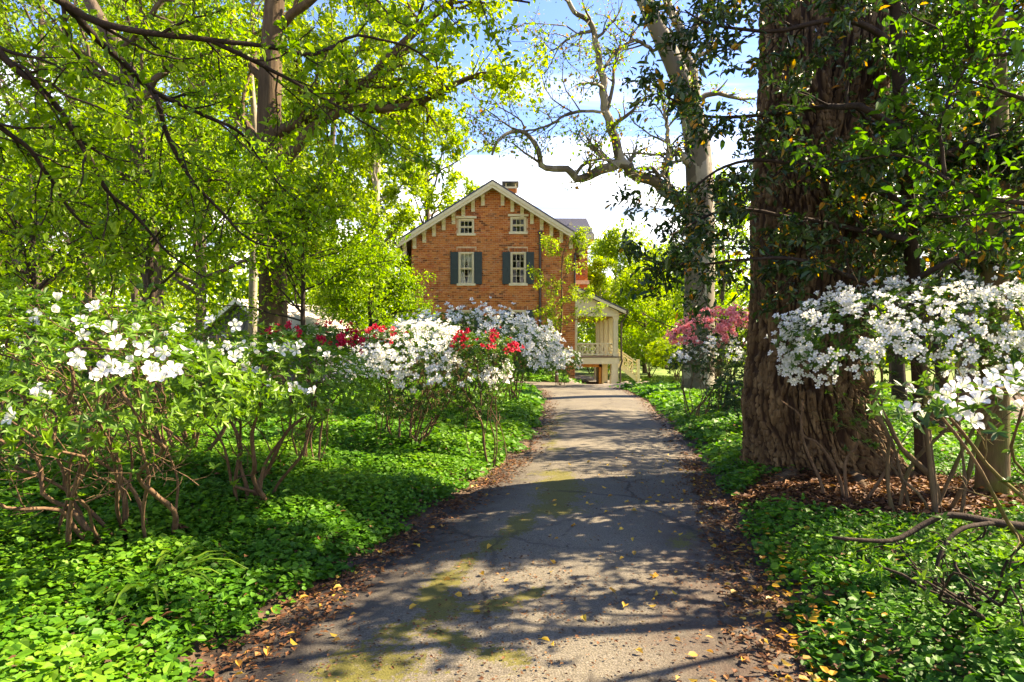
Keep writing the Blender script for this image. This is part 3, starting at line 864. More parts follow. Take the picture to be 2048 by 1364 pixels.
# --- leaning tree at upper left
Yt = 14.0
limb_tree('leaning_tree', 'grey tree leaning across the upper left of the wood', P(330, 860, Yt),
          [P(330, 850, Yt), P(315, 700, Yt), P(300, 500, Yt), P(278, 330, Yt), P(266, 190, Yt), P(245, 110, Yt), P(200, 40, Yt), P(150, -60, Yt), P(90, -200, Yt)],
          [.26, .21, .19, .18, .17, .16, .14, .11, .05],
          [([(270, 220, Yt), (310, 160, 13.8), (370, 120, 13.5), (440, 100, 13.2)], .09, .03), ([(262, 170, Yt), (200, 150, 13.8), (120, 140, 13.6), (30, 150, 13.4)], .09, .03),
           ([(285, 380, Yt), (220, 330, 13.6), (160, 310, 13.2), (80, 300, 13)], .07, .02), ([(240, 100, Yt), (300, 30, 13.6), (360, -50, 13.4)], .09, .03),
           ([(290, 420, Yt), (350, 380, 13.6), (420, 360, 13.2), (480, 370, 13)], .06, .02)],
          BK['grey'], 'bright', 11, 6, 1.7, .8, 8000, .10, .13, 22)

# --- tree beyond the left edge whose dark limbs reach over the azaleas
limb_tree('beech_tree', 'spreading beech beyond the left azaleas whose dark limbs arch across the upper left', (-5.2, 4.4, 0),
          [(-5.2, 4.4, -.1), (-5.2, 4.4, .4), (-5.15, 4.45, 2.0), (-4.9, 4.6, 3.6), (-4.6, 4.8, 5.2), (-4.3, 5.0, 7.0)], [.26, .2, .17, .15, .10, .04],
          [([(-190, -60, 5.0), (20, -50, 5.3), (130, 5, 5.4), (200, 45, 5.5), (300, 65, 5.7), (420, 80, 5.9), (470, 88, 6), (560, 98, 6.2), (610, 108, 6.3), (660, 95, 6.4), (705, 70, 6.5), (760, 80, 6.6), (830, 98, 6.7), (858, 120, 6.8)], .042, .010),
           ([(60, -30, 5.2), (125, 5, 5.4), (180, 60, 5.7), (250, 130, 6.1), (310, 185, 6.5), (400, 225, 7), (480, 265, 7.5), (520, 320, 7.9), (560, 370, 8.2), (640, 440, 8.4)], .038, .008),
           ([(-200, 0, 4.8), (-40, 70, 5), (0, 110, 5.1), (90, 185, 5.3), (150, 270, 5.5), (190, 340, 5.7), (220, 390, 5.9), (270, 430, 6.1), (330, 500, 6.4), (400, 550, 6.7)], .038, .008),
           ([(310, 190, 6.5), (330, 260, 6.6), (370, 340, 6.8), (430, 410, 7), (500, 480, 7.2), (580, 500, 7.4)], .028, .008),
           ([(-200, 160, 4.9), (-60, 220, 5.2), (60, 300, 5.6), (140, 420, 6), (240, 520, 6.4)], .03, .008),
           ([(420, 80, 5.9), (520, 130, 6.2), (620, 180, 6.5), (720, 240, 6.8), (800, 290, 7.1)], .025, .006),
           ([(-150, -160, 5), (100, -180, 5.2), (400, -120, 5.5), (600, -60, 5.8), (760, -10, 6.1), (900, -20, 6.4), (1060, 5, 6.6)], .05, .01)],
          BK['dark'], 'bright', 12, 5, .85, .42, 6000, .072, .04, 23, shape='oval', K=18, up2=-.03, asp=.56, flat=.4, tw_r=.005, parts=300)

# --- sycamore right of the drive
Yt = 22.0
S = lambda zx, zy: (820 + zx / 2.436, zy / 2.436, Yt)
limb_tree('sycamore_tree', 'mottled sycamore with crooked bare limbs reaching left over the house, beside the pink azalea', P(1398, 790, Yt),
          [P(1398, 800, Yt), P(1398, 770, Yt), P(1398, 650, Yt), P(1400, 500, Yt), P(1400, 380, Yt), P(1392, 270, Yt), P(1372, 190, Yt), P(1345, 120, Yt), P(1312, 50, Yt), P(1285, -10, Yt), P(1235, -110, Yt), P(1200, -260, Yt)],
          [.75, .60, .53, .50, .47, .44, .36, .33, .30, .27, .2, .08],
          [([(1400, 460, Yt), (1366, 412, Yt), (1345, 394, 21.8), (1304, 365, 21.5), (1268, 345, 21.3), (1243, 328, 21.2), (1222, 331, 21.1), (1202, 341, 21), (1175, 354, 20.9), (1161, 361, 20.8), (1143, 345, 20.7), (1124, 334, 20.6), (1089, 339, 20.5), (1074, 295, 20.3), (1050, 263, 20.2), (1025, 263, 20), (992, 287, 19.8), (984, 310, 19.8)], .26, .035),
           ([(1243, 328, 21.2), (1236, 300, 21.1), (1230, 279, 21.1), (1216, 234, 21), (1209, 200, 20.9), (1208, 172, 20.8), (1200, 130, 20.7), (1193, 90, 20.6), (1181, 45, 20.5), (1156, 33, 20.4), (1136, 0, 20.3), (1115, -50, 20.2)], .17, .06),
           ([(1235, 324, 21.2), (1206, 316, 21), (1190, 302, 20.9), (1177, 287, 20.9), (1183, 273, 20.9)], .07, .02),
           ([(1395, 340, Yt), (1374, 322, 21.7), (1354, 304, 21.5), (1337, 316, 21.4), (1323, 351, 21.2), (1304, 336, 21.1), (1280, 337, 21)], .15, .05),
           ([(1340, 312, 21.4), (1336, 285, 21.4), (1333, 246, 21.3), (1325, 200, 21.2)], .09, .04),
           ([(1390, 260, Yt), (1385, 150, 22.3), (1360, 60, 22.4), (1335, 0, 22.5), (1300, -100, 22.6)], .24, .10),
           ([(1208, 224, 20.9), (1180, 222, 20.8), (1148, 224, 20.6), (1120, 236, 20.4), (1107, 246, 20.3), (1075, 258, 20.2), (1050, 262, 20.2)], .055, .03),
           ([(1308, 103, Yt), (1290, 88, 21.7), (1263, 82, 21.5), (1235, 105, 21.2), (1210, 131, 21)], .07, .025),
           ([(1181, 62, 20.5), (1160, 66, 20.4), (1136, 78, 20.2), (1115, 95, 20), (1099, 103, 20)], .06, .02),
           ([(1345, 120, Yt), (1400, 40, 22.3), (1450, -60, 22.5)], .16, .06),
           ([(1050, 263, 20.2), (1040, 240, 20.1), (1000, 215, 20), (960, 200, 20)], .03, .012)],
          BK['sycamore'], 'bright', 8, 6, 2.0, .85, 6500, .10, .16, 24, dead=.2, K=22, up2=.0, tw_r=.011, wob2=.28, droop=-.6)

# --- massive furrowed tree right of the drive
Yt = 7.7
root = thing('tulip_tree', 'massive deeply furrowed double trunk rising beside the right edge of the drive', 'tree', (3.75, Yt, 0))
pxm = Yt / F


def furrowed(line, NA, NH, seed, flare=0.0):
    """line rows: px centre, py, half width px"""
    a = spline(np.array([(x, y, w) for x, y, w in line], float), NH)
    zc_ = CZ - (a[:, 1] - HY) * pxm; xc = (a[:, 0] - CX) * pxm; rr = a[:, 2] * pxm
    th = np.linspace(0, 2 * np.pi, NA, endpoint=False)
    T, Zg = np.meshgrid(th, zc_); R = rr[:, None] + 0 * T
    w = fbm(np.stack([np.cos(T) * 1.5, np.sin(T) * 1.5, Zg * 1.1 + seed], -1), 3)
    lob = .08 * np.cos(T * 3 + seed) + .05 * np.cos(T * 5 + 1.3 * seed) + .03 * np.cos(T * 8 + seed)
    fl = sstep(1.3, -.1, Zg) * flare
    R = R * (1 + .05 * np.cos(T * 2 + 1) + lob * (.25 + .9 * fl)) + .05 * (w - .5)
    wz = fbm(np.stack([np.cos(T) * 3, np.sin(T) * 3, Zg * 1.6 + seed * 3], -1), 3) - .5
    f1 = 23.0; cc = np.stack([np.cos(T + wz * .16) * R * f1, np.sin(T + wz * .16) * R * f1, Zg * 2.3 + seed], -1)
    n1 = vnoise(cc); n2 = vnoise(cc * np.array([2.3, 2.3, 3.4]) + 9.1)
    ridge = sstep(.06, .30, np.abs(n1 - .5) * 2 + .30 * (n2 - .4))
    n3 = vnoise(cc * np.array([1.2, 1.2, 5.5]) + 3.7); ridge = ridge * (.55 + .45 * sstep(.16, .34, np.abs(n3 - .5) * 2 + .2 * n2)) * (.75 + .25 * n2)
    R = R + .046 * (ridge - .55) + .022 * (n2 - .5) * ridge + .010 * (vnoise(cc * np.array([4.5, 4.5, 9]) + 1.7) - .5)
    v = np.stack([xc[:, None] + R * np.cos(T), Yt + R * np.sin(T) + 0 * Zg, Zg], -1).reshape(-1, 3)
    i = np.arange(NH - 1)[:, None] * NA + np.arange(NA)[None]; i2 = np.arange(NH - 1)[:, None] * NA + (np.arange(NA)[None] + 1) % NA
    return v, np.stack([i, i2, i2 + NA, i + NA], -1).reshape(-1, 4), ridge.ravel()


for nm, ln, sd_, fl in (('trunk', [(1694, 1012, 208), (1664, 960, 156), (1634, 890, 122), (1616, 800, 113), (1615, 700, 104), (1622, 560, 104), (1622, 440, 104), (1600, 330, 78), (1590, 230, 64), (1588, 100, 58), (1585, -60, 55), (1578, -250, 50), (1570, -480, 40)], 3.0, 1.0),
                        ('stem', [(1655, 560, 60), (1668, 440, 66), (1690, 320, 62), (1705, 200, 58), (1716, 80, 56), (1728, -60, 53), (1740, -250, 46), (1760, -480, 36)], 8.0, 0)):
    v, q, rg = furrowed(ln, 400, 560 if nm == 'trunk' else 400, sd_, fl)
    o = MB().add(v, q).build(nm, BK['fissured'], root, False)
    vattr(o, 'ridge', rg)
rng = np.random.default_rng(31)
for a0, Lr in ((-.5, 1.6), (-1.0, 1.3), (-1.5, 1.0), (-.15, 1.8), (.3, 1.2), (-2.2, .9), (-2.8, .8)):
    s = np.linspace(0, 1, 8); ang = a0 + np.cumsum(rng.normal(0, .1, 8))
    rr = .55 + s * (Lr * .8 + .3)
    x_, y_ = 3.75 + np.cos(ang) * rr, Yt + np.sin(ang) * rr
    z_ = height(x_, y_) + .05 * np.sin(s * 3.1) - .05 * s - .02
    MB().tube(np.stack([x_, y_, z_], -1), .10 * (1 - s) + .025, 8).build('root', BK['brown'], root, True)
L = [np.array([P(1590, -300, Yt), P(1480, -420, 9.5), P(1380, -520, 10), P(1250, -560, 10.5)]), np.array([P(1735, -250, Yt), P(1850, -380, 9), P(1980, -460, 8.6), P(2100, -500, 8.2)]),
     np.array([P(1580, -420, Yt), P(1560, -600, 9), P(1500, -800, 8.5), P(1440, -950, 8)]), np.array([P(1750, -420, Yt), P(1780, -620, 9.8), P(1840, -820, 10.5), P(1880, -980, 11)]),
     np.array([P(1575, -400, Yt), P(1640, -560, 11), P(1700, -700, 13), P(1740, -800, 14.5)])]
for a in L: MB().tube(spline(a, 12), np.linspace(.2, .06, 12), 8).build('limb', BK['brown'], root, True)
LL = np.array([spline(a, 10) for a in L]); RR = np.tile(np.linspace(.2, .06, 10), (len(L), 1))
l2, q2 = kids(LL, RR, 10, .1, 1, 2.6, .9, .05, .2, rng, 6, .5, .012); l3, q3 = kids(l2, q2, 6, .2, 1, 1.1, .8, 0, .25, rng, 4, .5, .006)
b = MB(); b.add(*tubes(l2, q2, 5)); b.add(*tubes(l3, q3, 3)); b.build('branches', BK['brown'], root, True, kind='stuff')
b = MB(); leaf_on(b, l3, 9000, .14, .2, rng); b.build('crown', LF['bright'], root, kind='stuff')

# --- evergreen beside the massive trunk, glossy dark sprays hanging across it
limb_tree('holly_tree', 'dark glossy evergreen spreading its sprays in front of the massive trunk', P(1850, 985, 7.0),
          [P(1850, 985, 7.0), P(1845, 850, 7.0), P(1830, 600, 6.9), P(1815, 400, 6.6), P(1800, 200, 6.3), P(1790, 0, 6.1), P(1780, -200, 6.1)], [.1, .085, .075, .07, .06, .05, .03],
          [([(1800, 260, 6.1), (1720, 215, 5.9), (1620, 218, 6.8), (1500, 232, 6.8), (1410, 232, 6.9), (1330, 190, 5.9)], .035, .008),
           ([(1808, 400, 6.1), (1700, 360, 6.8), (1600, 330, 6.6), (1500, 320, 6.6), (1420, 350, 6.7), (1330, 430, 6.8)], .035, .008),
           ([(1815, 480, 6.1), (1700, 455, 6.9), (1560, 430, 6.8), (1450, 420, 6.8), (1340, 470, 5.9)], .035, .007),
           ([(1820, 600, 6.4), (1720, 560, 6.2), (1600, 520, 6.2), (1480, 520, 6.3), (1390, 530, 6.5), (1290, 520, 6.7)], .03, .007),
           ([(1795, 100, 6.1), (1700, 40, 5.9), (1560, 60, 5.9), (1430, 50, 6.1), (1370, 20, 6.3)], .035, .008),
           ([(1792, 20, 6.1), (1680, -60, 6.1), (1550, -60, 6.3), (1450, -30, 6.5)], .03, .008),
           ([(1830, 560, 6.1), (1900, 520, 5.9), (1990, 500, 6.8), (2080, 510, 6.6)], .03, .008),
           ([(1810, 350, 6.1), (1900, 300, 6.1), (1990, 270, 6.1), (2090, 260, 6.1)], .03, .008),
           ([(1800, 180, 6.1), (1890, 90, 6.3), (1980, 30, 6.5), (2080, 0, 6.7)], .03, .008),
           ([(1812, 420, 6.1), (1880, 430, 6.5), (1960, 420, 6.9), (2060, 430, 7.3)], .03, .008),
           ],
          BK['dark'], 'dark', 15, 6, .72, .32, 17000, .07, .04, 41, shape='oval', dead=.07, K=14, up2=-.04, asp=.46, flat=.5, tw_r=.0045, parts=300)

# --- stained slender tree behind the right azaleas, and the bright dogwood over the right edge
limb_tree('slender_tree', 'slender straight trunk with stained bark rising through the right white azaleas', P(1988, 1035, 6.3),
          [P(1984, 1045, 6.3), P(1985, 980, 6.3), P(1988, 800, 6.3), P(1990, 560, 6.3), P(1992, 300, 6.3), P(1986, 60, 6.3), P(1980, -160, 6.3)], [.19, .15, .13, .12, .11, .10, .07],
          [([(1992, 350, 6.3), (1900, 290, 6.3), (1800, 300, 6.2), (1730, 330, 6.2)], .03, .008), ([(1990, 250, 6.3), (1930, 160, 6.5), (1880, 100, 6.7), (1830, 60, 7)], .03, .008),
           ([(1990, 480, 6.3), (1900, 440, 6.5), (1820, 440, 6.7), (1740, 470, 6.9)], .025, .006), ([(1986, 60, 6.3), (1900, -40, 6.2), (1800, -90, 6)], .03, .008),
           ([(1990, 420, 6.3), (2080, 360, 6), (2180, 340, 5.8)], .03, .008)],
          BK['mossy'], 'dark', 12, 5, .75, .36, 6000, .07, .075, 42, shape='oval', dead=.06, K=12, flat=.5, tw_r=.0045)
limb_tree('dogwood_tree', 'bright green dogwood with dark wiry branches over the right white azaleas', (4.9, 4.5, 0),
          [(4.9, 4.5, -.1), (4.9, 4.5, .5), (4.85, 4.5, 1.6), (4.7, 4.6, 3.0), (4.5, 4.7, 4.5), (4.3, 4.8, 5.6)], [.12, .09, .08, .07, .05, .02],
          [([(2300, 420, 4.6), (2100, 410, 4.7), (1950, 390, 4.8), (1880, 350, 4.8), (1820, 315, 4.9), (1760, 312, 4.9), (1680, 325, 5)], .03, .006),
           ([(1890, 350, 4.8), (1880, 260, 4.8), (1900, 190, 4.8), (1940, 120, 4.8), (1960, 60, 4.8)], .016, .006),
           ([(2250, 300, 4.6), (2100, 220, 4.7), (1990, 180, 4.8), (1900, 150, 4.9), (1830, 170, 5)], .025, .006),
           ([(2280, 100, 4.6), (2100, 90, 4.7), (1980, 110, 4.8), (1880, 60, 4.9), (1800, 20, 5)], .025, .006),
           ([(2300, 440, 4.6), (2048, 425, 4.7), (1960, 430, 4.7), (1870, 435, 4.8)], .02, .005),
           ([(2300, -100, 4.6), (2100, -120, 4.7), (1900, -100, 4.8), (1700, -150, 4.9)], .03, .006),
           ([(2400, 200, 4.3), (2300, 0, 3.9), (2200, -200, 3.6), (2000, -400, 3.3)], .03, .006)],
          BK['dark'], 'mid', 9, 4, .5, .25, 2600, .072, .06, 43, shape='oval', K=12, flat=.35, asp=.6, tw_r=.004, up2=0, parts=300)

# --- young tree before the porch corner
Yt = 30.5
limb_tree('young_tree', 'thin young tree with sparse yellow green sprays in front of the porch corner', P(1114, 762, Yt),
          [P(1114, 768, Yt), P(1113, 745, Yt), P(1113, 715, Yt), P(1117, 685, Yt), P(1122, 660, Yt), P(1124, 600, Yt), P(1123, 550, Yt), P(1126, 510, Yt), P(1138, 470, Yt)], [.10, .075, .07, .062, .05, .04, .033, .025, .012],
          [([(1116, 690, Yt), (1112, 660, 30.4), (1110, 620, 30.3), (1108, 590, 30.3)], .03, .01), ([(1124, 600, Yt), (1100, 570, 30.3), (1080, 560, 30.2), (1066, 545, 30.2)], .02, .007),
           ([(1124, 610, Yt), (1150, 590, 30.3), (1175, 585, 30.2)], .02, .007), ([(1124, 560, Yt), (1145, 530, 30.3), (1160, 500, 30.2), (1172, 480, 30.1)], .02, .006),
           ([(1122, 650, Yt), (1150, 640, 30.2), (1185, 625, 30), (1205, 622, 30)], .02, .006), ([(1120, 665, Yt), (1098, 640, 30.2), (1080, 625, 30)], .02, .006),
           ([(1126, 520, Yt), (1110, 495, 30.3), (1095, 480, 30.2)], .015, .006), ([(1132, 495, Yt), (1150, 468, 30.4), (1165, 462, 30.3)], .015, .006)],
          BK['stem'], 'yellow', 12, 5, .7, .35, 4800, .10, .08, 44, K=8, up2=.0, tw_r=.006, flat=.3)

# --- the wood far beyond, read as one mass
rng = np.random.default_rng(77)
fw = MB()
n = 52000
th = rng.uniform(-1.0, 1.0, n); rr = rng.uniform(78, 125, n)
x = rr * np.sin(th); y = rr * np.cos(th)
top = 7 + 9 * fbm(np.stack([x * .07, y * .03, x * 0], -1), 3) + 3 * sstep(0, -30, x)
z = top * rng.random(n) ** .75 - .5
add_leaves(fw, np.stack([x, y, z], -1), rdir(n, rng) + np.array([0, 0, -.3]), nrm(rdir(n, rng) + np.array([0, 0, .8])), rng.uniform(.5, 1.1, n), rng.uniform(.4, .8, n), rng)
fw.build('far_woods', LF['yellow'], kind='stuff')

# ------------------------------------------------------------------ shrubs


def bush(name, label, base, ctr, rad, nros, leaf, leafmat, seed, group=None, cat='shrub', inner=.45, low=-.45, bark='stem', nstem=11, stem_r=.016, leaves_per=6, lshape='oval', spread_base=.12, n2=7, n3=5, parts=0):
    rng = np.random.default_rng(seed)
    base = np.array([base[0], base[1], hz(base[0], base[1])])
    ctr, rad = np.array(ctr, float), np.array(rad, float)
    root = thing(name, label, cat, base, group)

    def surf(n, lo=low):
        d = rdir(int(n * 2.6) + 40, rng); d = d[d[:, 2] > lo][:n]
        w = 1 + .34 * (vnoise(d * 2.3 + seed) - .5) + .20 * (vnoise(d * 5.1 + seed) - .5)
        return ctr + d * rad * w[:, None], nrm(d / rad)
    # stems
    ends, _ = surf(nstem, -.1)
    K = 8
    lines = []
    for e in ends:
        e = ctr + (e - ctr) * .72
        b0 = base + np.array([rng.normal(0, spread_base), rng.normal(0, spread_base), -.04])
        s = np.linspace(0, 1, K)[:, None]
        mid = b0 * (1 - s) + e * s
        mid[:, 2] = b0[2] + (e[2] - b0[2]) * (s[:, 0] ** .85)
        mid[1:-1] += np.cumsum(rng.normal(0, .05, (K - 2, 3)), 0)
        lines.append(mid)
        r0 = stem_r * rng.uniform(.6, 1.35)
        sp = spline(np.c_[mid, np.linspace(r0, r0 * .35, K)], 20); sp[:, 3] *= rng.uniform(.85, 1.2, 20)
        MB().tube(sp[:, :3], sp[:, 3], 6).build('stem', BK[bark], root, True)
    lines = np.array(lines); lr = np.tile(np.linspace(stem_r, stem_r * .4, K), (nstem, 1))
    sc = rad.mean()
    l2, q2 = kids(lines, lr, n2, .3, 1, sc * .55, .8, .18, .25, rng, 5, .5, .003)
    l3, q3 = kids(l2, q2, n3, .2, 1, sc * .3, .8, .12, .3, rng, 4, .5, .0018)
    tw = MB(); tw.add(*tubes(l2, q2, 4)); tw.add(*tubes(l3, q3, 3)); tw.build('twigs', BK[bark], root, True, kind='stuff')
    # leaf rosettes
    p, nn = surf(nros)
    k_ = rng.random(len(p)) < inner
    p = ctr + (p - ctr) * np.where(k_, rng.uniform(.45, 1, len(p)) ** .6, 1)[:, None]
    p3 = l3.reshape(-1, 4, 3)[rng.integers(0, len(l3), nros // 5), 3]
    p = np.concatenate([p, p3]); nn = np.concatenate([nn, nrm(rdir(len(p3), rng) + [0, 0, 1])])
    ax = nrm(nn * .7 + rdir(len(p), rng) * .5 + np.array([0, 0, .55]))
    t1 = nrm(np.cross(ax, rdir(len(p), rng))); t2 = np.cross(ax, t1)
    lv = MB()
    rn = rng.random(len(p))
    for j in range(leaves_per):
        a = j * 2 * np.pi / leaves_per + rng.uniform(-.4, .4, len(p))
        d = nrm((np.cos(a)[:, None] * t1 + np.sin(a)[:, None] * t2) + ax * rng.uniform(.1, .9, len(p))[:, None])
        Ls = leaf * rng.uniform(.6, 1.2, len(p))
        if parts:
            k_ = nearest(p, parts // leaves_per); r2 = np.setdiff1d(np.arange(len(p)), k_)
            leaf_parts(root, LF[leafmat], p[k_], d[k_], ax[k_], Ls[k_], .4)
            add_leaves(lv, p[r2], d[r2], ax[r2], Ls[r2], Ls[r2] * .40, rng, lshape, fold=.07, droop=.1, rnd=np.clip(rn[r2] + rng.normal(0, .15, len(r2)), 0, 1))
            continue
        add_leaves(lv, p, d, ax, Ls, Ls * .40, rng, lshape, fold=.07, droop=.1, rnd=np.clip(rn + rng.normal(0, .15, len(p)), 0, 1))
    lv.build('foliage', LF[leafmat], root, kind='stuff')
    return root, surf, rng


def flower_arr(seed, lowpoly=False, shut=0.0):
    """open five petalled flower, unit radius, facing +z"""
    r_ = np.random.default_rng(seed)
    V, Q, T, rq, rt = [], [], [], [], []
    for k_ in range(5):
        a = k_ * 2 * np.pi / 5 + r_.normal(0, .07)
        tilt = r_.normal(0, .10); wd = r_.uniform(.9, 1.12); ln = r_.uniform(.9, 1.08)
        prof = [(.06, -.55, .04), (.30, -.16, .17), (.64, .06 + tilt, .31), (.88, .05 + tilt * 1.6, .22)]
        b = len(V); ca, sa = math.cos(a), math.sin(a)
        prof = [(r * (1 - shut * min(1, r * 1.1)), z + shut * r * .9, w * (1 - .35 * shut)) for (r, z, w) in prof]
        for (r, z, w) in prof:
            for s_ in (-1, 0, 1):
                rr, ww, zz = r * ln, w * wd * s_, z - (.05 if s_ == 0 else 0)
                V.append((ca * rr - sa * ww, sa * rr + ca * ww, zz))
        rt_ = 1.04 * ln * (1 - shut); V.append((ca * rt_, sa * rt_, tilt * 2 + shut))
        for i_ in range(3):
            for s_ in (0, 1):
                o = b + i_ * 3 + s_
                Q.append((o, o + 3, o + 4, o + 1)); rq.append((.1, .5, .9)[i_] * r_.uniform(.9, 1.0))
        for s_ in (0, 1):
            o = b + 9 + s_; T.append((o, b + 12, o + 1)); rt.append(.9)
    if not lowpoly:
        for k_ in range(5):
            a = r_.uniform(0, 6.28); b = len(V)
            e = np.array([.22 * math.cos(a) + .12, .22 * math.sin(a), .42])
            V += [(0, 0, -.4), tuple(e), (e[0] + .03, e[1] + .02, e[2] - .03)]
            T.append((b, b + 1, b + 2)); rt.append(.2)
    return np.array(V), np.array(Q), np.array(T), np.array(rq), np.array(rt)


FA = [flower_arr(50 + j, shut=(0, .12, 0, .3, .62)[j]) for j in range(5)]
FM = {}
for cname, pm in PM.items():
    FM[cname] = [mesh_of('flower', MB().add(a[0], a[1], a[2], a[3], a[4]), pm) for a in FA]


def flowers(root, pts, nrmls, size, colour, rng, limit=300, up=.25, jit=.4, camw=.0):
    """pts: flower places; the largest in view become objects, the rest one stuff part"""
    n = len(pts)
    z = nrm(nrmls + rdir(n, rng) * jit + np.array([0, 0, up]) + camw * nrm(np.array([0, 0, CZ]) - pts))
    order = np.argsort(np.linalg.norm(pts - np.array([0, 0, CZ]), axis=1))
    base = np.array(root.location)
    rest = MB(); nr = 0
    for c_, i in enumerate(order):
        ax = Vector(z[i]); q = ax.to_track_quat('Z', 'Y') @ Quaternion((0, 0, 1), rng.uniform(0, 6.28))
        s_ = size * rng.uniform(.78, 1.15)
        k_ = int(rng.integers(0, 5))
        if c_ < limit:
            o = bpy.data.objects.new('flower', FM[colour][k_]); COL.objects.link(o)
            o.parent = root; o.location = Vector(pts[i] - base); o.rotation_mode = 'QUATERNION'; o.rotation_quaternion = q; o.scale = (s_, s_, s_ * rng.uniform(.8, 1.25))
        else:
            a = FA[k_]; M3 = np.array(q.to_matrix())
            rest.add(a[0] * s_ @ M3.T + pts[i], a[1], a[2], a[3], a[4]); nr += 1
    if nr: rest.build('flowers', PM[colour], root, kind='stuff')


def clustered(surf, rng, n, lo, per=4, jit=.07, keep=None, push=.03):
    out, on = [], []
    tries = 0
    while sum(map(len, out)) < n and tries < 40:
        p, nn = surf(max(10, n // per), lo)
        if keep is not None:
            k_ = keep(p); p, nn = p[k_], nn[k_]
        for j in range(len(p)):
            m_ = rng.integers(1, per * 2)
            q = p[j] + rng.normal(0, jit, (m_, 3)); out.append(q + nn[j] * push); on.append(np.repeat(nn[j][None], m_, 0) + rng.normal(0, .35, (m_, 3)))
        tries += 1
    return np.concatenate(out)[:n], np.concatenate(on)[:n]


def pix(p):
    return CX + p[:, 0] / p[:, 1] * F, HY - (p[:, 2] - CZ) / p[:, 1] * F


G = 'azaleas along the drive'
# A: near left white azalea: flowers placed as in the photo
A_root, surf, rng = bush('white_azalea', 'near white azalea with large open flowers and bare brown stems at the left edge', (-2.85, 4.5), (-2.75, 3.55, 1.34), (1.2, .9, .54), 950, .055, 'azalea', 201, G, parts=300, nstem=14, stem_r=.016, spread_base=.16)
spots = [(115, 595), (68, 628), (110, 620), (188, 612), (158, 640), (175, 645), (192, 648), (220, 655), (165, 670), (235, 685), (155, 712), (148, 728), (165, 735), (200, 740), (215, 730), (190, 752), (243, 738), (262, 720), (250, 740), (78, 780), (92, 792), (70, 786), (18, 832), (288, 700), (275, 690), (325, 705), (310, 748), (300, 740), (322, 752), (345, 735), (352, 742), (272, 655), (230, 690), (300, 735)]
pp = np.array([P(a, b, RNG.uniform(2.75, 3.25) if b < 700 else RNG.uniform(2.6, 2.9)) for a, b in spots])
flowers(A_root, pp, np.tile([.25, -.9, .25], (len(pp), 1)), .043, 'white', rng, jit=.55, up=.2)
A2, surf, rng = bush('white_azalea', 'leggy white azalea on twisted pale stems in the ground cover behind the nearest one', (-2.25, 5.55), (-2.0, 5.2, 1.28), (.84, .78, .46), 1000, .052, 'azalea', 202, G, parts=300, nstem=7, stem_r=.018, spread_base=.10)
spots = [(355, 655), (330, 665), (385, 690), (398, 690), (372, 700), (400, 715), (420, 640), (455, 690), (440, 705), (468, 712), (480, 690), (490, 700), (505, 690), (486, 715), (515, 705), (495, 735), (510, 740), (540, 765), (535, 755), (575, 770), (588, 775), (610, 785), (625, 782), (560, 700), (575, 690), (590, 700), (600, 690), (545, 695), (640, 700), (655, 710), (425, 690), (470, 650)]
pp = np.array([P(a, b, RNG.uniform(4.4, 5.0)) for a, b in spots])
flowers(A2, pp, np.tile([.15, -.9, .25], (len(pp), 1)), .052, 'white', rng, jit=.6, up=.2)
A3, surf, rng = bush('white_azalea', 'sparse white azalea deeper in the ground cover behind the leggy one', (-3.7, 7.2), (-3.9, 6.6, 1.45), (1.5, 1.0, .5), 620, .06, 'azalea', 203, G, nstem=12, stem_r=.02)
p, nn = clustered(surf, rng, 34, .1, 2); flowers(A3, p, nn, .055, 'white', rng)
A4, surf, rng = bush('green_azalea', 'leafy azalea without flowers at the left edge behind the near white one', (-4.6, 5.4), (-4.2, 5.0, 1.5), (1.1, 1.0, .62), 620, .058, 'azalea', 204, G, nstem=9)

# B: white mounds in the middle
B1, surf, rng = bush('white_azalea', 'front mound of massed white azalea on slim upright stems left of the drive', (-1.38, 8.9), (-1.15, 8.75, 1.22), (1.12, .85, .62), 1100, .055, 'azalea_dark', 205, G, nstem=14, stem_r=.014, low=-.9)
p, nn = clustered(surf, rng, 800, -.05, 5, .06, keep=lambda p: (p[:, 1] < 9.25) & ~((pix(p)[0] > 905) & (pix(p)[1] < 735) & (pix(p)[1] > 640)))
flowers(B1, p, nn, .048, 'white', rng, camw=.4)
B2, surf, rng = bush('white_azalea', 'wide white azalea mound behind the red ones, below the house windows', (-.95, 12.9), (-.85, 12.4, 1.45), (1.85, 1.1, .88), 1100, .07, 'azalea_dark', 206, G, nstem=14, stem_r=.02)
p, nn = clustered(surf, rng, 950, -.15, 6, .09, keep=lambda p: p[:, 1] < 13.0)
flowers(B2, p, nn, .058, 'white', rng, camw=.4)
B3, surf, rng = bush('white_azalea', 'tall white azalea rising to a point below the right lower window', (.05, 16.6), (.15, 16.4, 1.45), (1.1, 1.0, .92), 700, .08, 'azalea_dark', 207, G, nstem=11, stem_r=.02)
p, nn = clustered(surf, rng, 560, -.25, 6, .1, keep=lambda p: p[:, 1] < 17.0)
flowers(B3, p, nn, .062, 'white', rng, camw=.4)
B4, surf, rng = bush('white_azalea', 'small white azalea beside the young tree in front of the porch', (2.1, 27.6), (2.05, 27.2, 1.1), (.95, .8, .55), 380, .1, 'azalea_dark', 208, G, nstem=8)
p, nn = clustered(surf, rng, 130, -.3, 4, .1)
flowers(B4, p, nn, .085, 'white', rng, camw=.3)

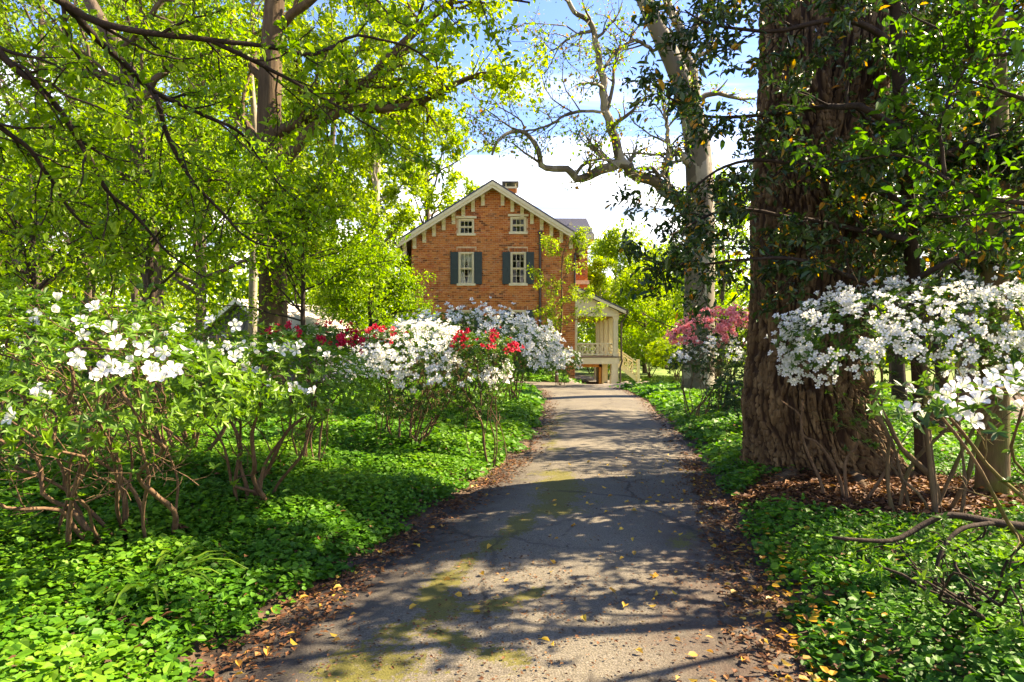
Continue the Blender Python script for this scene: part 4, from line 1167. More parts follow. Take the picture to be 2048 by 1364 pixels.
# red ones
for lb, bs, ct, rd, n, sd_ in (
        ('red azalea topping the leggy white one at the left', (-2.3, 7.0), (-2.12, 6.6, 1.66), (.48, .36, .20), 110, 211),
        ('dark red azalea between two white mounds, partly hidden', (-1.9, 9.2), (-1.72, 8.5, 1.66), (.36, .3, .2), 60, 212),
        ('red azalea glowing in front of the wide white mound beside the drive', (-.30, 8.6), (-.40, 8.15, 1.58), (.42, .34, .24), 130, 213)):
    r, surf, rng = bush('red_azalea', lb, bs, ct, rd, 260, .05, 'azalea_dark', sd_, G, nstem=7, stem_r=.012)
    p, nn = clustered(surf, rng, n, .05, 5, .045); flowers(r, p, nn, .04, 'red', rng, camw=.4)

# C: right white azaleas
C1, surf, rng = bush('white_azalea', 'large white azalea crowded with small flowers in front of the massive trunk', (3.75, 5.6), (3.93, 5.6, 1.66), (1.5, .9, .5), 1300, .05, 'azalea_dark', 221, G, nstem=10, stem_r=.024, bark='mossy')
p, nn = clustered(surf, rng, 2300, -.5, 8, .045, keep=lambda p: p[:, 1] < 6.2)
flowers(C1, p, nn, .033, 'white', rng, camw=.4)
C2, surf, rng = bush('white_azalea', 'close white azalea with big pale flowers over a dark crooked branch at the right edge', (3.1, 3.2), (1.98, 2.45, 1.37), (.60, .42, .12), 100, .045, 'azalea_dark', 222, G, parts=300, nstem=6, stem_r=.014, bark='mossy', n2=4, n3=3)
spots = [(1818, 818), (1822, 780), (1845, 832), (1880, 800), (1875, 815), (1895, 790), (1915, 820), (1940, 810), (1955, 795), (1950, 840), (1965, 770), (1985, 760), (2000, 790), (2020, 755), (2035, 745), (2025, 780), (2040, 810), (1990, 755), (1930, 770), (1905, 775), (2045, 770)]
pp = np.array([P(a, b, RNG.uniform(2.2, 2.6)) for a, b in spots])
flowers(C2, pp, np.tile([-.35, -.8, .35], (len(pp), 1)), .046, 'white', rng, jit=.55, up=.3)
C3, surf, rng = bush('twiggy_shrub', 'sparse twiggy shrub with a dark crooked branch low over the ground cover at right', (2.6, 3.5), (2.35, 3.25, .42), (.6, .55, .28), 110, .045, 'azalea', 223, None, nstem=10, stem_r=.011, bark='dark', low=-.2, n2=3, n3=2)
for ln, r0, r1 in (([(2100, 1060, 3.3), (1990, 1045, 3.3), (1900, 1030, 3.3), (1850, 1048, 3.3), (1790, 1080, 3.25), (1720, 1080, 3.2), (1665, 1075, 3.2)], .024, .008), ([(1990, 1045, 3.3), (1920, 1060, 3.2), (1880, 1110, 3.15), (1870, 1170, 3.1)], .014, .008)):
    a = spline(np.array([P(*q) for q in ln]), 20); MB().tube(a, np.linspace(r0, r1, 20), 8).build('branch', BK['dark'], C3, True)
# bare azalea stems standing in front of the massive trunk
sb = thing('bare_shrub', 'bare crooked shrub stems in front of the foot of the massive trunk', 'shrub', P(1690, 1020, 6.2))
for ln in ([(1690, 1040, 6.2), (1680, 960, 6.2), (1640, 890, 6.2), (1605, 870, 6.2), (1600, 830, 6.2), (1560, 800, 6.2)], [(1660, 1030, 6.2), (1640, 960, 6.3), (1607, 880, 6.3), (1605, 800, 6.3)], [(1700, 1040, 6.1), (1690, 930, 6.1), (1715, 890, 6.1), (1708, 840, 6.1)], [(1705, 1040, 6.1), (1760, 960, 6), (1790, 900, 6), (1760, 840, 6)]):
    a = spline(np.array([P(*q) for q in ln]), 18); MB().tube(a, np.linspace(.02, .007, 18), 6).build('stem', BK['stem'], sb, True)

# D: pink and white by the sycamore
D2, surf, rng = bush('white_azalea', 'small white azalea tucked below the pink one in front of the sycamore', (4.1, 13.6), (4.25, 13.2, 1.35), (.95, .6, .45), 520, .06, 'dark', 232, G, nstem=9)
p, nn = clustered(surf, rng, 150, .1, 5, .06, keep=lambda p: p[:, 0] < 4.75); flowers(D2, p, nn, .05, 'white', rng, camw=.3)
D1, surf, rng = bush('pink_azalea', 'pink azalea in full bloom between the sycamore and the massive trunk', (4.9, 14.4), (4.65, 13.9, 1.9), (1.0, .7, .55), 500, .06, 'dark', 231, G, nstem=9)
p, nn = clustered(surf, rng, 700, -.25, 7, .06, keep=lambda p: p[:, 1] < 14.2); flowers(D1, p, nn, .062, 'pink', rng, camw=.3)
bush('evergreen_shrub', 'dark leafy shrub below the pink azalea beside the massive trunk', (4.5, 11.6), (4.6, 11.4, .75), (1.0, .8, .62), 650, .075, 'dark', 233, None, nstem=8)
# shrubs at the lawn's far side and round the house
for lb, px, Yd, h, r, lf, sd_ in (
        ('bright green rounded shrub on the lawn below the porch stair', 1300, 44, 2.6, 1.9, 'bright', 241), ('tall sunlit shrub between the lawn and the sycamore', 1350, 40, 2.4, 1.7, 'yellow', 242),
        ('sunlit yellow green shrub seen through the opening below the porch', 1180, 52, 2.2, 2.6, 'yellow', 243), ('bushy sunlit shrub behind the porch stair', 1262, 50, 3.4, 2.2, 'bright', 244),
        ('low dense shrub at the brick wall behind the white azaleas', 905, 33, 2.2, 1.5, 'mid', 245), ('leafy shrub in front of the left corner of the house', 835, 29, 2.8, 1.7, 'bright', 246)):
    X_ = (px - CX) / F * Yd
    bush('garden_shrub', lb, (X_, Yd), (X_, Yd, h * .5), (r, r * .8, h * .5), 700, .2, lf, sd_, 'shrubs round the house', nstem=6, low=-.6, leaves_per=5, lshape='kite', stem_r=.03)

# strap leaved clump at the foot of the near azalea
lc = thing('lily_clump', 'clump of long strap leaves in the ground cover at the foot of the near azalea', 'plant', (-2.15, 3.75, hz(-2.15, 3.75)))
rng = np.random.default_rng(90)
bm = []
for k in range(26):
    a = rng.uniform(0, 6.28); ln = rng.uniform(.45, .72); s = np.linspace(0, 1, 6)
    out = ln * (.75 * s); zz = ln * (.95 * s - .75 * s ** 2.2)
    c = np.stack([math.cos(a) * out, math.sin(a) * out, zz], -1) + np.array([rng.normal(0, .03) - 2.15, rng.normal(0, .03) + 3.75, hz(-2.15, 3.75)])
    w = .013 * np.array([.8, 1, 1, .9, .6, .08]); sd_ = np.array([-math.sin(a), math.cos(a), 0])
    v = np.concatenate([c - sd_ * w[:, None], c - np.array([0, 0, .004]), c + sd_ * w[:, None]])
    q = [(i + 6 * j, i + 1 + 6 * j, i + 7 + 6 * j, i + 6 + 6 * j) for i in range(5) for j in (0, 1)]
    MB().add(v, q, rq=rng.random()).build('leaf', LF['grass'], lc, True)

# lawn grass
gr = MB(); rng = np.random.default_rng(91); n = 9000
x = rng.uniform(6.3, 13, n); y = rng.uniform(28, 46, n)
z = height(x, y)
add_leaves(gr, np.stack([x, y, z], -1), np.stack([rng.normal(0, .4, n), rng.normal(0, .4, n), np.ones(n)], -1), np.stack([rng.normal(0, 1, n), -np.ones(n), np.zeros(n)], -1), rng.uniform(.06, .14, n), .03, rng)
gr.build('lawn_grass', LF['grass'], kind='stuff')

# ------------------------------------------------------------------ the brick house

MORTAR = plain('mortar', (.56, .38, .20), .9, .2, 6)
m_, t_, p_ = mat('old_brick')
n_ = noise(t_, 1.1, 4); nf = noise(t_, 40, 4)
c_ = ramp(t_, attr(t_), [(0, (.13, .035, .012)), (.25, (.40, .10, .024)), (.55, (.56, .155, .034)), (.85, (.66, .25, .06)), (1, (.46, .10, .028))])
c_ = mixc(t_, ramp(t_, n_, [(.35, (.0, .0, .0)), (.7, (.4, .4, .4))]), c_, (.56, .25, .075))
c_ = mixc(t_, mth(t_, 'MULTIPLY', nf, .35), c_, (.20, .06, .02))
wp_ = mth(t_, 'MULTIPLY', ramp(t_, noise(t_, 2.2, 7, (1, 1, 1.6), .7), [(.52, (0, 0, 0)), (.68, (1, 1, 1))]), ramp(t_, noise(t_, 14, 4), [(.45, (0, 0, 0)), (.62, (.75, .75, .75))]))
c_ = mixc(t_, wp_, c_, (.66, .50, .34))
t_.links.new(c_, p_.inputs['Base Color']); p_.inputs['Roughness'].default_value = .9; p_.inputs['Specular IOR Level'].default_value = .15
bump(t_, nf, p_, .4, .01)
BRICK = m_
CREAM = plain('cream_paint', (.62, .53, .30), .5, .07, 5)
WOODC = plain('ceiling_boards', (.52, .36, .16), .5, .15, 4)
TIMBER = plain('orange_timber', (.66, .29, .05), .6, .2, 5)
GREEN = plain('shutter_green', (.012, .028, .022), .45, .2, 6)
SLATE = plain('slate', (.045, .045, .055), .55, .35, 9)
BROWNM = plain('brown_downpipe', (.045, .025, .016), .4, .2, 6)
ROOM = plain('dark_interior', (.012, .011, .010), .9, .1)
CURT = plain('curtain_cloth', (.55, .56, .42), .9, .1)
STONE = plain('field_stone', (.16, .13, .10), .9, .35, 7, bmp=.6)
m_, t_, p_ = mat('window_glass')
p_.inputs['Base Color'].default_value = (.01, .012, .012, 1); p_.inputs['Roughness'].default_value = .03; p_.inputs['Specular IOR Level'].default_value = .6
tb = t_.nodes.new('ShaderNodeBsdfTransparent'); ms = t_.nodes.new('ShaderNodeMixShader'); ms.inputs[0].default_value = .45
gb = t_.nodes.new('ShaderNodeBsdfGlossy'); gb.inputs['Roughness'].default_value = .02
fr = t_.nodes.new('ShaderNodeFresnel'); fr.inputs['IOR'].default_value = 1.4
ms2 = t_.nodes.new('ShaderNodeMixShader')
t_.links.new(fr.outputs[0], ms2.inputs[0]); t_.links.new(tb.outputs[0], ms2.inputs[1]); t_.links.new(gb.outputs[0], ms2.inputs[2])
t_.links.new(ms2.outputs[0], t_.nodes['Material Output'].inputs['Surface'])
GLASS = m_

YW = 35.0
sc_ = YW / F
hx = lambda px: (px - CX) * sc_
hzz = lambda py: CZ - (py - HY) * sc_
H = thing('brick_house', 'old orange brick house with cream gable brackets and side porch', 'house', (hx(987), YW, -.2))
XL, XR, XM = hx(823), hx(1150), hx(985.5)
ZB = -.75
slope = .632
ZP = 10.86
gable = lambda x: ZP - .20 - abs(x - XM) * slope       # underside of the roof at the wall

wins = []   # x0,x1,z0,z1 of openings
for a in (917, 1021):
    wins.append((hx(a), hx(a + 31), hzz(567), hzz(504)))
    wins.append((hx(a), hx(a + 31), hzz(684), hzz(620)))
for a, zt, zb_ in ((917, 438, 467), (1021, 434, 464)):
    wins.append((hx(a), hx(a + 31), hzz(zb_), hzz(zt)))
BDOOR = (hx(1084), hx(1106), ZB, hzz(712))

# wall core with real openings, then the bricks set proud of it
w = MB()
cuts = wins + [BDOOR]
bx = sorted({XL, XR, XM, *[c[0] for c in cuts], *[c[1] for c in cuts]})
for x0, x1 in zip(bx[:-1], bx[1:]):
    xm = (x0 + x1) / 2
    zs = sorted([(c[2], c[3]) for c in cuts if c[0] < xm < c[1]])
    z = ZB
    for a, b in zs:
        if a > z: w.prism([(x0, z), (x1, z), (x1, a), (x0, a)], 'y', YW + .02, YW + .32)
        z = b
    w.prism([(x0, z), (x1, z), (x1, gable(x1)), (x0, gable(x0))], 'y', YW + .02, YW + .32)
w.build('wall', MORTAR, H)
sw = MB()
sw.box(XL + .02, XL + .32, YW + .32, YW + 10, ZB, gable(XL)); sw.build('wall', BRICK, H)
sw = MB(); sw.box(XR - .32, XR - .02, YW + .32, YW + 10, ZB, gable(XR)); sw.build('wall', BRICK, H)
sw = MB(); sw.prism([(XL, ZB), (XR, ZB), (XR, gable(XR)), (XM, gable(XM)), (XL, gable(XL))], 'y', YW + 10, YW + 10.3); sw.build('wall', BRICK, H)
fl = MB()
for z_ in (hzz(600), hzz(480)): fl.box(XL + .33, XR - .33, YW + .34, YW + 9.9, z_ - .1, z_)
fl.box(XL + .33, XR - .33, YW + 3.0, YW + 3.1, ZB, gable(XL) - .1)
fl.build('inner_floor', ROOM, H)

bw = MB(); rng = np.random.default_rng(3)
CH, BL = .104, .25
def brick_ok(x0, x1, z0, z1):
    xa = max(abs(x0 - XM), abs(x1 - XM))
    if z1 > ZP - .22 - xa * slope: return False
    for c in cuts:
        if x1 > c[0] - .004 and x0 < c[1] + .004 and z1 > c[2] - .004 and z0 < c[3] + .004: return False
    for a in (917, 1021):   # arches of upright bricks over the windows
        for zt in (504, 620):
            if x1 > hx(a - 2) and x0 < hx(a + 33) and z1 > hzz(zt) and z0 < hzz(zt) + .22: return False
    return True
z = -.4; row = 0
while z < ZP:
    xo = XL + (row % 2) * BL * .5 - BL + .01
    while xo < XR:
        L = BL if row % 6 else BL * .5
        x0, x1 = max(xo + .005, XL), min(xo + L - .007, XR)
        if x1 - x0 > .03:
            y_ = YW - .004 + rng.normal(0, .006) - .012 * (rng.random() < .04)
            if brick_ok(x0, x1, z, z + CH - .022) and rng.random() > .006:
                bw.box(x0, x1, y_, YW + .04, z + rng.normal(0, .002), z + CH - .022, np.clip(rng.normal(.5, .30), 0, 1))
            else:   # cut pieces beside openings and under the rake
                for h_ in (0, 1):
                    a, b = (x0, (x0 + x1) / 2 - .004) if h_ == 0 else ((x0 + x1) / 2 + .004, x1)
                    if brick_ok(a, b, z, z + CH - .022): bw.box(a, b, y_, YW + .04, z, z + CH - .022, np.clip(rng.normal(.5, .30), 0, 1))
        xo += L
    z += CH; row += 1
for a in (917, 1021):
    for zt in (504, 620):
        x = hx(a - 2)
        while x < hx(a + 33) - .07:
            bw.box(x + .005, x + .075, YW - .006 + rng.normal(0, .004), YW + .04, hzz(zt) + .008, hzz(zt) + .215, np.clip(rng.normal(.25, .15), 0, 1)); x += .082
bw.build('brickwork', BRICK, H, kind='stuff')

# roof, rake boards, brackets
OV = .58
for s_ in (-1, 1):
    xe = XM + s_ * 5.27
    r = MB()
    poly = [(XM, ZP - .02), (XM, ZP + .14), (xe, ZP + .14 - 5.27 * slope), (xe, ZP - .02 - 5.27 * slope)]
    r.prism(poly if s_ < 0 else poly[::-1], 'y', YW - OV, YW + 10.6); r.build('roof', SLATE, H)
    so = MB(); poly = [(XM, ZP - .10), (XM, ZP - .022), (xe, ZP - .022 - 5.27 * slope), (xe, ZP - .10 - 5.27 * slope)]
    so.prism(poly if s_ < 0 else poly[::-1], 'y', YW - OV + .10, YW + .018); so.build('soffit', CREAM, H)
    bb = MB()
    for dz0, dz1, yo in ((.02, -.16, .0), (-.16, -.33, .045)):
        poly = [(XM, ZP + dz1), (XM, ZP + dz0), (xe, ZP + dz0 - 5.27 * slope), (xe, ZP + dz1 - 5.27 * slope)]
        bb.prism(poly if s_ < 0 else poly[::-1], 'y', YW - OV - .06 + yo, YW - OV + .095)
    bb.build('rake_board', CREAM, H)
    gtr = MB(); gtr.box(xe - (.02 if s_ > 0 else .12), xe + (.12 if s_ > 0 else .02), YW - OV - .05, YW + 10.5, ZP - .12 - 5.27 * slope, ZP + .02 - 5.27 * slope); gtr.build('gutter', BROWNM, H)
    for k in range(9):
        xb = XM + s_ * (.55 + k * .545)
        zt = ZP - .12 - abs(xb - XM) * slope + .02
        prof = [(YW - .004, zt - .74), (YW - .10, zt - .76), (YW - .13, zt - .66), (YW - .10, zt - .58), (YW - .17, zt - .44), (YW - .30, zt - .34), (YW - .36, zt - .20), (YW - .40, zt), (YW - .004, zt)]
        MB().prism(prof[::-1], 'x', xb - .10, xb + .10).build('bracket', CREAM, H)

# chimney
ch = MB(); cx0, cx1 = hx(1003) * 1.12, hx(1031) * 1.12 * .97
ch.box(-.35, .22, 38.6, 39.6, 9.6, 11.55); ch.build('chimney', BRICK, H)
cc = MB(); cc.box(-.45, .32, 38.5, 39.7, 11.55, 11.66); cc.box(-.40, -.34, 38.6, 38.7, 11.66, 11.9); cc.box(.2, .26, 38.6, 38.7, 11.66, 11.9); cc.build('chimney_cap', CREAM, H)
cc = MB(); cc.box(-.62, .42, 38.4, 39.8, 11.9, 11.97); cc.build('chimney_cover', SLATE, H)


def window(x0, x1, z0, z1, six, curtain=False, hood=False):
    fr_ = MB(); t = .075
    fr_.box(x0 + .003, x0 + t, YW - .03, YW + .12, z0, z1); fr_.box(x1 - t, x1 - .003, YW - .03, YW + .12, z0, z1)
    fr_.box(x0 + t, x1 - t, YW - .03, YW + .12, z1 - t, z1 - .003)
    wd = fr_.build('window', CREAM, H)
    MB().box(x0 - .09, x1 + .09, YW - .11, YW + .10, z0 - .13, z0 - .002).build('sill', CREAM, wd)
    zi0, zi1 = z0, z1 - t
    xa, xb = x0 + t + .003, x1 - t - .003
    zm = (zi0 + zi1) / 2
    for (a, b, yo) in ((zi0 + .003, zm - .002, .05), (zm + .002, zi1 - .003, .01)):
        s_ = MB(); tt_ = .045
        s_.box(xa, xa + tt_, YW + yo, YW + yo + .04, a, b); s_.box(xb - tt_, xb, YW + yo, YW + yo + .04, a, b)
        s_.box(xa + tt_, xb - tt_, YW + yo, YW + yo + .04, a, a + tt_); s_.box(xa + tt_, xb - tt_, YW + yo, YW + yo + .04, b - tt_, b)
        s_.build('sash', CREAM, wd)
        nx, nzn = 3, (1 if six else 2)
        W3 = (xb - xa - 2 * tt_)
        for i_ in range(1, nx):
            xc_ = xa + tt_ + W3 * i_ / nx
            MB().box(xc_ - .012, xc_ + .012, YW + yo + .004, YW + yo + .032, a + tt_, b - tt_).build('muntin', CREAM, wd)
        if nzn == 2:
            zc_ = (a + b) / 2
            MB().box(xa + tt_, xb - tt_, YW + yo + .006, YW + yo + .03, zc_ - .012, zc_ + .012).build('muntin', CREAM, wd)
        for i_ in range(nx):
            for j_ in range(nzn):
                px0 = xa + tt_ + W3 * i_ / nx; pz0 = a + tt_ + (b - a - 2 * tt_) * j_ / nzn
                rr_ = np.array([[1, 0, 0], [0, 1, 0], [0, 0, 1.]])
                ty = random.gauss(0, .0035); tz = random.gauss(0, .0035)
                pn = MB(); x1_, z1_ = px0 + W3 / nx, pz0 + (b - a - 2 * tt_) / nzn
                yq = YW + yo + .018
                pn.add([(px0, yq + ty, pz0), (x1_, yq - ty, pz0), (x1_, yq - ty + tz, z1_), (px0, yq + ty + tz, z1_)], [(0, 1, 2, 3)])
                pn.build('pane', GLASS, wd)
    if curtain:
        for sgn, xs_ in ((1, xa), (-1, xb)):
            cu = MB(); n_ = 24
            u_ = np.linspace(0, 1, n_); zz = np.linspace(zi0 + .05, zi1, 14)
            U, ZZ = np.meshgrid(u_, zz)
            hgt = (ZZ - zi0) / (zi1 - zi0)
            wdt = .14 + .30 * np.clip(np.abs(hgt - .42) * 1.6, 0, 1) ** .8
            Xc = xs_ + sgn * U * wdt; Yc = YW + .22 + .025 * np.sin(U * 24 + hgt)
            i_ = np.arange(13)[:, None] * n_ + np.arange(n_ - 1)[None]
            cu.add(np.stack([Xc, Yc, ZZ], -1), np.stack([i_, i_ + 1, i_ + n_ + 1, i_ + n_], -1).reshape(-1, 4)); cu.build('curtain', CURT, wd, True)
    if hood: MB().box(x0 - .14, x1 + .14, YW - .10, YW + .02, z1 + .03, z1 + .15).build('window_hood', CREAM, wd)


for k, c in enumerate(wins[:4]):
    window(*c, six=False, curtain=(k in (0, 1)))
    z0, z1 = c[2] - .05, c[3]
    for x0, x1 in ((c[0] - .45, c[0] - .02), (c[1] + .02, c[1] + .45)):
        sh = MB(); f_ = .06
        sh.box(x0, x0 + f_, YW - .075, YW - .025, z0, z1); sh.box(x1 - f_, x1, YW - .075, YW - .025, z0, z1)
        for za, zb_ in ((z0, z0 + .16), ((z0 + z1) / 2 - .03, (z0 + z1) / 2 + .03), (z1 - .08, z1)): sh.box(x0 + f_, x1 - f_, YW - .075, YW - .025, za, zb_)
        so_ = sh.build('shutter', GREEN, H)
        for za, zb_ in ((z0 + .16, (z0 + z1) / 2 - .03), ((z0 + z1) / 2 + .03, z1 - .08)):
            MB().box(x0 + f_, x1 - f_, YW - .06, YW - .03, za, zb_).build('panel', GREEN, so_)
for c in wins[4:]: window(*c, six=True, hood=True)

# basement opening with upright bars
bo = MB(); bo.box(BDOOR[0], BDOOR[1], YW + .2, YW + .3, ZB, BDOOR[3]); bo = bo.build('basement_grating', ROOM, H)
for k in range(5): MB().box(BDOOR[0] + .06 + k * .12, BDOOR[0] + .09 + k * .12, YW + .05, YW + .08, ZB, BDOOR[3]).build('bar', ROOM, bo)

# downpipes
dp = MB(); xd = hx(1080); dp.tube([(xd, YW - .09, hzz(468)), (xd, YW - .09, ZB + .1)], .075, 10); dp.box(xd - .11, xd + .11, YW - .16, YW - .01, hzz(468) - .02, hzz(466) + .1); dp.build('downpipe', BROWNM, H)
ge = XM + 5.27
dp = MB(); dp.tube([(ge + .03, YW - OV + .05, ZP - .12 - 5.27 * slope), (ge - .05, YW - OV + .1, 7.3), (XR - .02, YW - .1, 6.95), (XR - .02, YW - .1, 6.7), (XR - .02, YW - .1, hzz(570))], .06, 10); dp.build('downpipe', BROWNM, H)

# cross wing at the right back
wg = MB(); wg.box(XR + .0, 4.95, 41.0, 47.5, 4.95, 8.9); wg.build('wing_wall', MORTAR, H)
wb = MB(); z = 4.96; row = 0; rng = np.random.default_rng(4)
while z < 8.8:
    x = XR - .1 + (row % 2) * .12
    while x < 4.93:
        wb.box(max(x, XR) + .005, min(x + .24, 4.955), 40.985 + rng.normal(0, .004), 41.03, z, z + CH - .02, np.clip(rng.normal(.35, .25), 0, 1)); x += .25
    z += CH; row += 1
wb.build('wing_brickwork', BRICK, H, kind='stuff')
wr = MB(); YR0, YRm, ZE, ZR = 40.4, 44.2, 9.0, 10.75
wr.prism([(YR0, ZE), (YR0, ZE + .14), (YRm, ZR + .14), (48.0, ZE + .14), (48.0, ZE), (YRm, ZR)][::-1], 'x', 1.5, 5.25); wr.build('wing_roof', SLATE, H)
ss = MB(); rng = np.random.default_rng(8)
nrow = 14
for k in range(nrow):
    a0, a1 = k / nrow, (k + 1.25) / nrow
    x = 1.5 + (k % 2) * .12
    while x < 5.24:
        x1 = min(x + .24, 5.25)
        ya, yb = YR0 + (YRm - YR0) * a0, YR0 + (YRm - YR0) * min(a1, 1)
        za, zb_ = ZE + .15 + (ZR - ZE) * a0 + .03, ZE + .15 + (ZR - ZE) * min(a1, 1) + .008
        ss.add([(x + .004, ya, za), (x1 - .004, ya, za), (x1 - .004, yb, zb_), (x + .004, yb, zb_), (x + .004, ya, za - .03), (x1 - .004, ya, za - .03)], [(0, 1, 2, 3), (4, 5, 1, 0)], rq=rng.random())
        x += .24
ss.build('shingles', SLATE, H, kind='stuff')
wf = MB(); wf.box(XR + .1, 5.27, YR0 - .06, YR0, ZE - .25, ZE + .12); wf.box(5.25, 5.32, YR0 - .06, 48, ZE - .25, ZE + .12); wf.build('wing_fascia', CREAM, H)
for k in range(3):
    zt = ZE - .28 - k * 0; xk = XR + .35 + k * .42
    MB().prism([(40.99, zt - .8), (40.86, zt - .8), (40.75, zt - .45), (40.5, zt - .2), (40.45, zt), (40.99, zt)][::-1], 'x', xk - .07, xk + .07).build('bracket', CREAM, H)
cb = MB(); cb.box(XR + .02, 5.05, 40.85, 40.99, 5.9, 6.15); cb.build('wing_band', CREAM, H)
vt = MB(); vt.prism([(3.75, 9.95), (4.15, 9.95), (3.97, 10.28)], 'y', 42.2, 42.6); vt.build('roof_vent', CREAM, H)

# ------------------------------------------------------------------ porch (parts of the house, sub-parts below)
PX0, PX1, PY0, PY1 = XR + .02, 5.95, 35.0, 42.5
ZD = hzz(713)
pr = MB()
ra, rb = (XR + .02, hzz(576)), (6.34, hzz(623))
for_poly = lambda d0, d1: [(ra[0], ra[1] + d0), (rb[0], rb[1] + d0), (rb[0], rb[1] + d1), (ra[0], ra[1] + d1)]
pr.prism(for_poly(-.0, .10), 'y', PY0 - .32, PY1 + .3); PR = pr.build('porch_roof', SLATE, H)
MB().prism(for_poly(-.16, -.002), 'y', PY0 - .36, PY0 - .28).build('rake_board', CREAM, PR)
MB().box(rb[0] - .02, rb[0] + .11, PY0 - .38, PY1 + .3, rb[1] - .1, rb[1] + .06).build('gutter', BROWNM, PR)
zb0 = hzz(627)
MB().prism([(PX0 + .003, zb0), (PX1, zb0), (PX1, ra[1] - .17 - (PX1 - ra[0]) * (ra[1] - rb[1]) / (rb[0] - ra[0])), (PX0 + .003, ra[1] - .17)], 'y', PY0 - .02, PY0 + .06).build('gable_panel', CREAM, PR)
MB().box(PX0, PX1 + .03, PY0 - .045, PY0 + .10, zb0 - .16, zb0 - .002).build('beam', CREAM, PR)
MB().box(PX1 - .2, PX1 + .0, PY0 + .101, PY1, zb0 - .16, zb0 - .002).build('beam', CREAM, PR)
MB().box(PX0, PX1 + .03, PY1, PY1 + .14, zb0 - .16, zb0 + .6).build('beam', CREAM, PR)
for k in range(26):
    ya = PY0 + .11 + k * .284
    def zc2(x): return zb0 + .02 + (PX1 - x) * .12
    MB().prism([(PX0 + .002, zc2(PX0)), (PX1 + .2, zc2(PX1 + .2)), (PX1 + .2, zc2(PX1 + .2) + .03), (PX0 + .002, zc2(PX0) + .03)], 'y', ya, ya + .276).build('board', WOODC, PR)
dk = MB(); dk.box(PX0, PX1 + .12, PY0 - .10, PY1, ZD - .06, ZD); DK = dk.build('porch_deck', BROWNM, H)
MB().box(PX0, PX1 + .06, PY0 - .06, PY0 + .06, ZD - .42, ZD - .063).build('fascia', CREAM, DK)
MB().box(PX1 - .06, PX1 + .06, PY0 + .063, PY1, ZD - .42, ZD - .063).build('fascia', CREAM, DK)
MB().box(PX0 + .02, PX1 - .08, PY0 + .08, PY1 - .05, ZD - .36, ZD - .30).build('soffit', TIMBER, DK)
for k in range(5):
    yp = PY0 + .16 + k * 1.8
    po = MB(); po.box(PX1 - .27, PX1 - .01, yp - .13, yp + .13, ZD, zb0 - .162); po = po.build('porch_post', CREAM, H)
    MB().box(PX1 - .31, PX1 + .03, yp - .17, yp + .17, ZD + .002, ZD + .18).build('plinth', CREAM, po)
    MB().box(PX1 - .31, PX1 + .03, yp - .17, yp + .17, zb0 - .30, zb0 - .164).build('capital', CREAM, po)
MB().box(PX0, PX0 + .12, PY0 + .1, PY0 + .2, ZD, zb0 - .162).build('porch_post', CREAM, H)


def railing(a, b, zb, zt, name='porch_railing', slope_=0.0, n=8, mat_=CREAM):
    a, b = np.array(a, float), np.array(b, float)
    r = MB(); up = np.array([0, 0, 1.])
    A = lambda t, z: np.array([a[0] + (b[0] - a[0]) * t, a[1] + (b[1] - a[1]) * t, z + slope_ * t])
    r.beam(A(0, zt), A(1, zt), .09, .07); r.beam(A(0, zb), A(1, zb), .07, .07)
    r = r.build(name, mat_, H)
    for k in range(n):
        t0, t1 = k / n, (k + 1) / n
        for (u0, z0_, u1, z1_) in ((t0, zb + .03, t1, zt - .03), (t0, zt - .03, t1, zb + .03)):
            MB().beam(A(u0, z0_), A(u1, z1_), .028 if z1_ > z0_ else .022, .035).build('lattice_bar', mat_, r)
        MB().beam(A(t1, zb + .035), A(t1, zt - .035), .03, .03, up=(0, 1, 0)).build('baluster', mat_, r)


railing((PX0 + .12, PY0 + .05), (PX1 - .3, PY0 + .05), ZD + .12, ZD + .72, n=7)
railing((PX1 - .14, PY0 + .35), (PX1 - .14, PY0 + 1.8), ZD + .12, ZD + .72, n=4)
railing((PX0 + .12, PY1 - .05), (PX1 - .3, PY1 - .05), ZD + .12, ZD + .72, n=6)
ZG = -.5
pi = MB(); pi.prism([(PX1 - .44, ZG - .3), (PX1 + .02, ZG - .3), (PX1 - .02, ZD - .423), (PX1 - .38, ZD - .423)], 'y', PY0 - .04, PY0 + .5); pi.build('porch_pier', CREAM, H)
for yp in (PY0 + 3.6, PY0 + 7.1):
    MB().box(PX1 - .4, PX1 - .05, yp, yp + .35, ZG - .3, ZD - .425).build('porch_pier', CREAM, H)
MB().box(PX1 - .95, PX1 - .80, PY0 + 1.0, PY0 + 1.15, ZG - .3, ZD - .37).build('timber_post', TIMBER, H)
MB().box(PX0 + .02, PX1 - .80, PY0 + 1.0, PY0 + 1.15, ZD - .62, ZD - .372).build('timber_beam', TIMBER, H)
MB().box(PX1 - .78, PX1 - .7, PY0 + .9, PY0 + 3.4, ZG - .3, ZD - .5).build('boarding', CREAM, H)
dp = MB(); dp.tube([(rb[0] + .04, PY0 - .28, rb[1] - .08), (rb[0] - .02, PY0 - .24, rb[1] - .3), (PX1 + .14, PY0 - .14, rb[1] - .62), (PX1 + .14, PY0 - .14, ZD), (PX1 + .18, PY0 - .14, ZD - .25), (PX1 + .08, PY0 - .14, ZD - .6), (PX1 + .08, PY0 - .14, ZG + .25), (PX1 + .25, PY0 - .16, ZG + .1)], .05, 8); dp.build('downpipe', BROWNM, H)
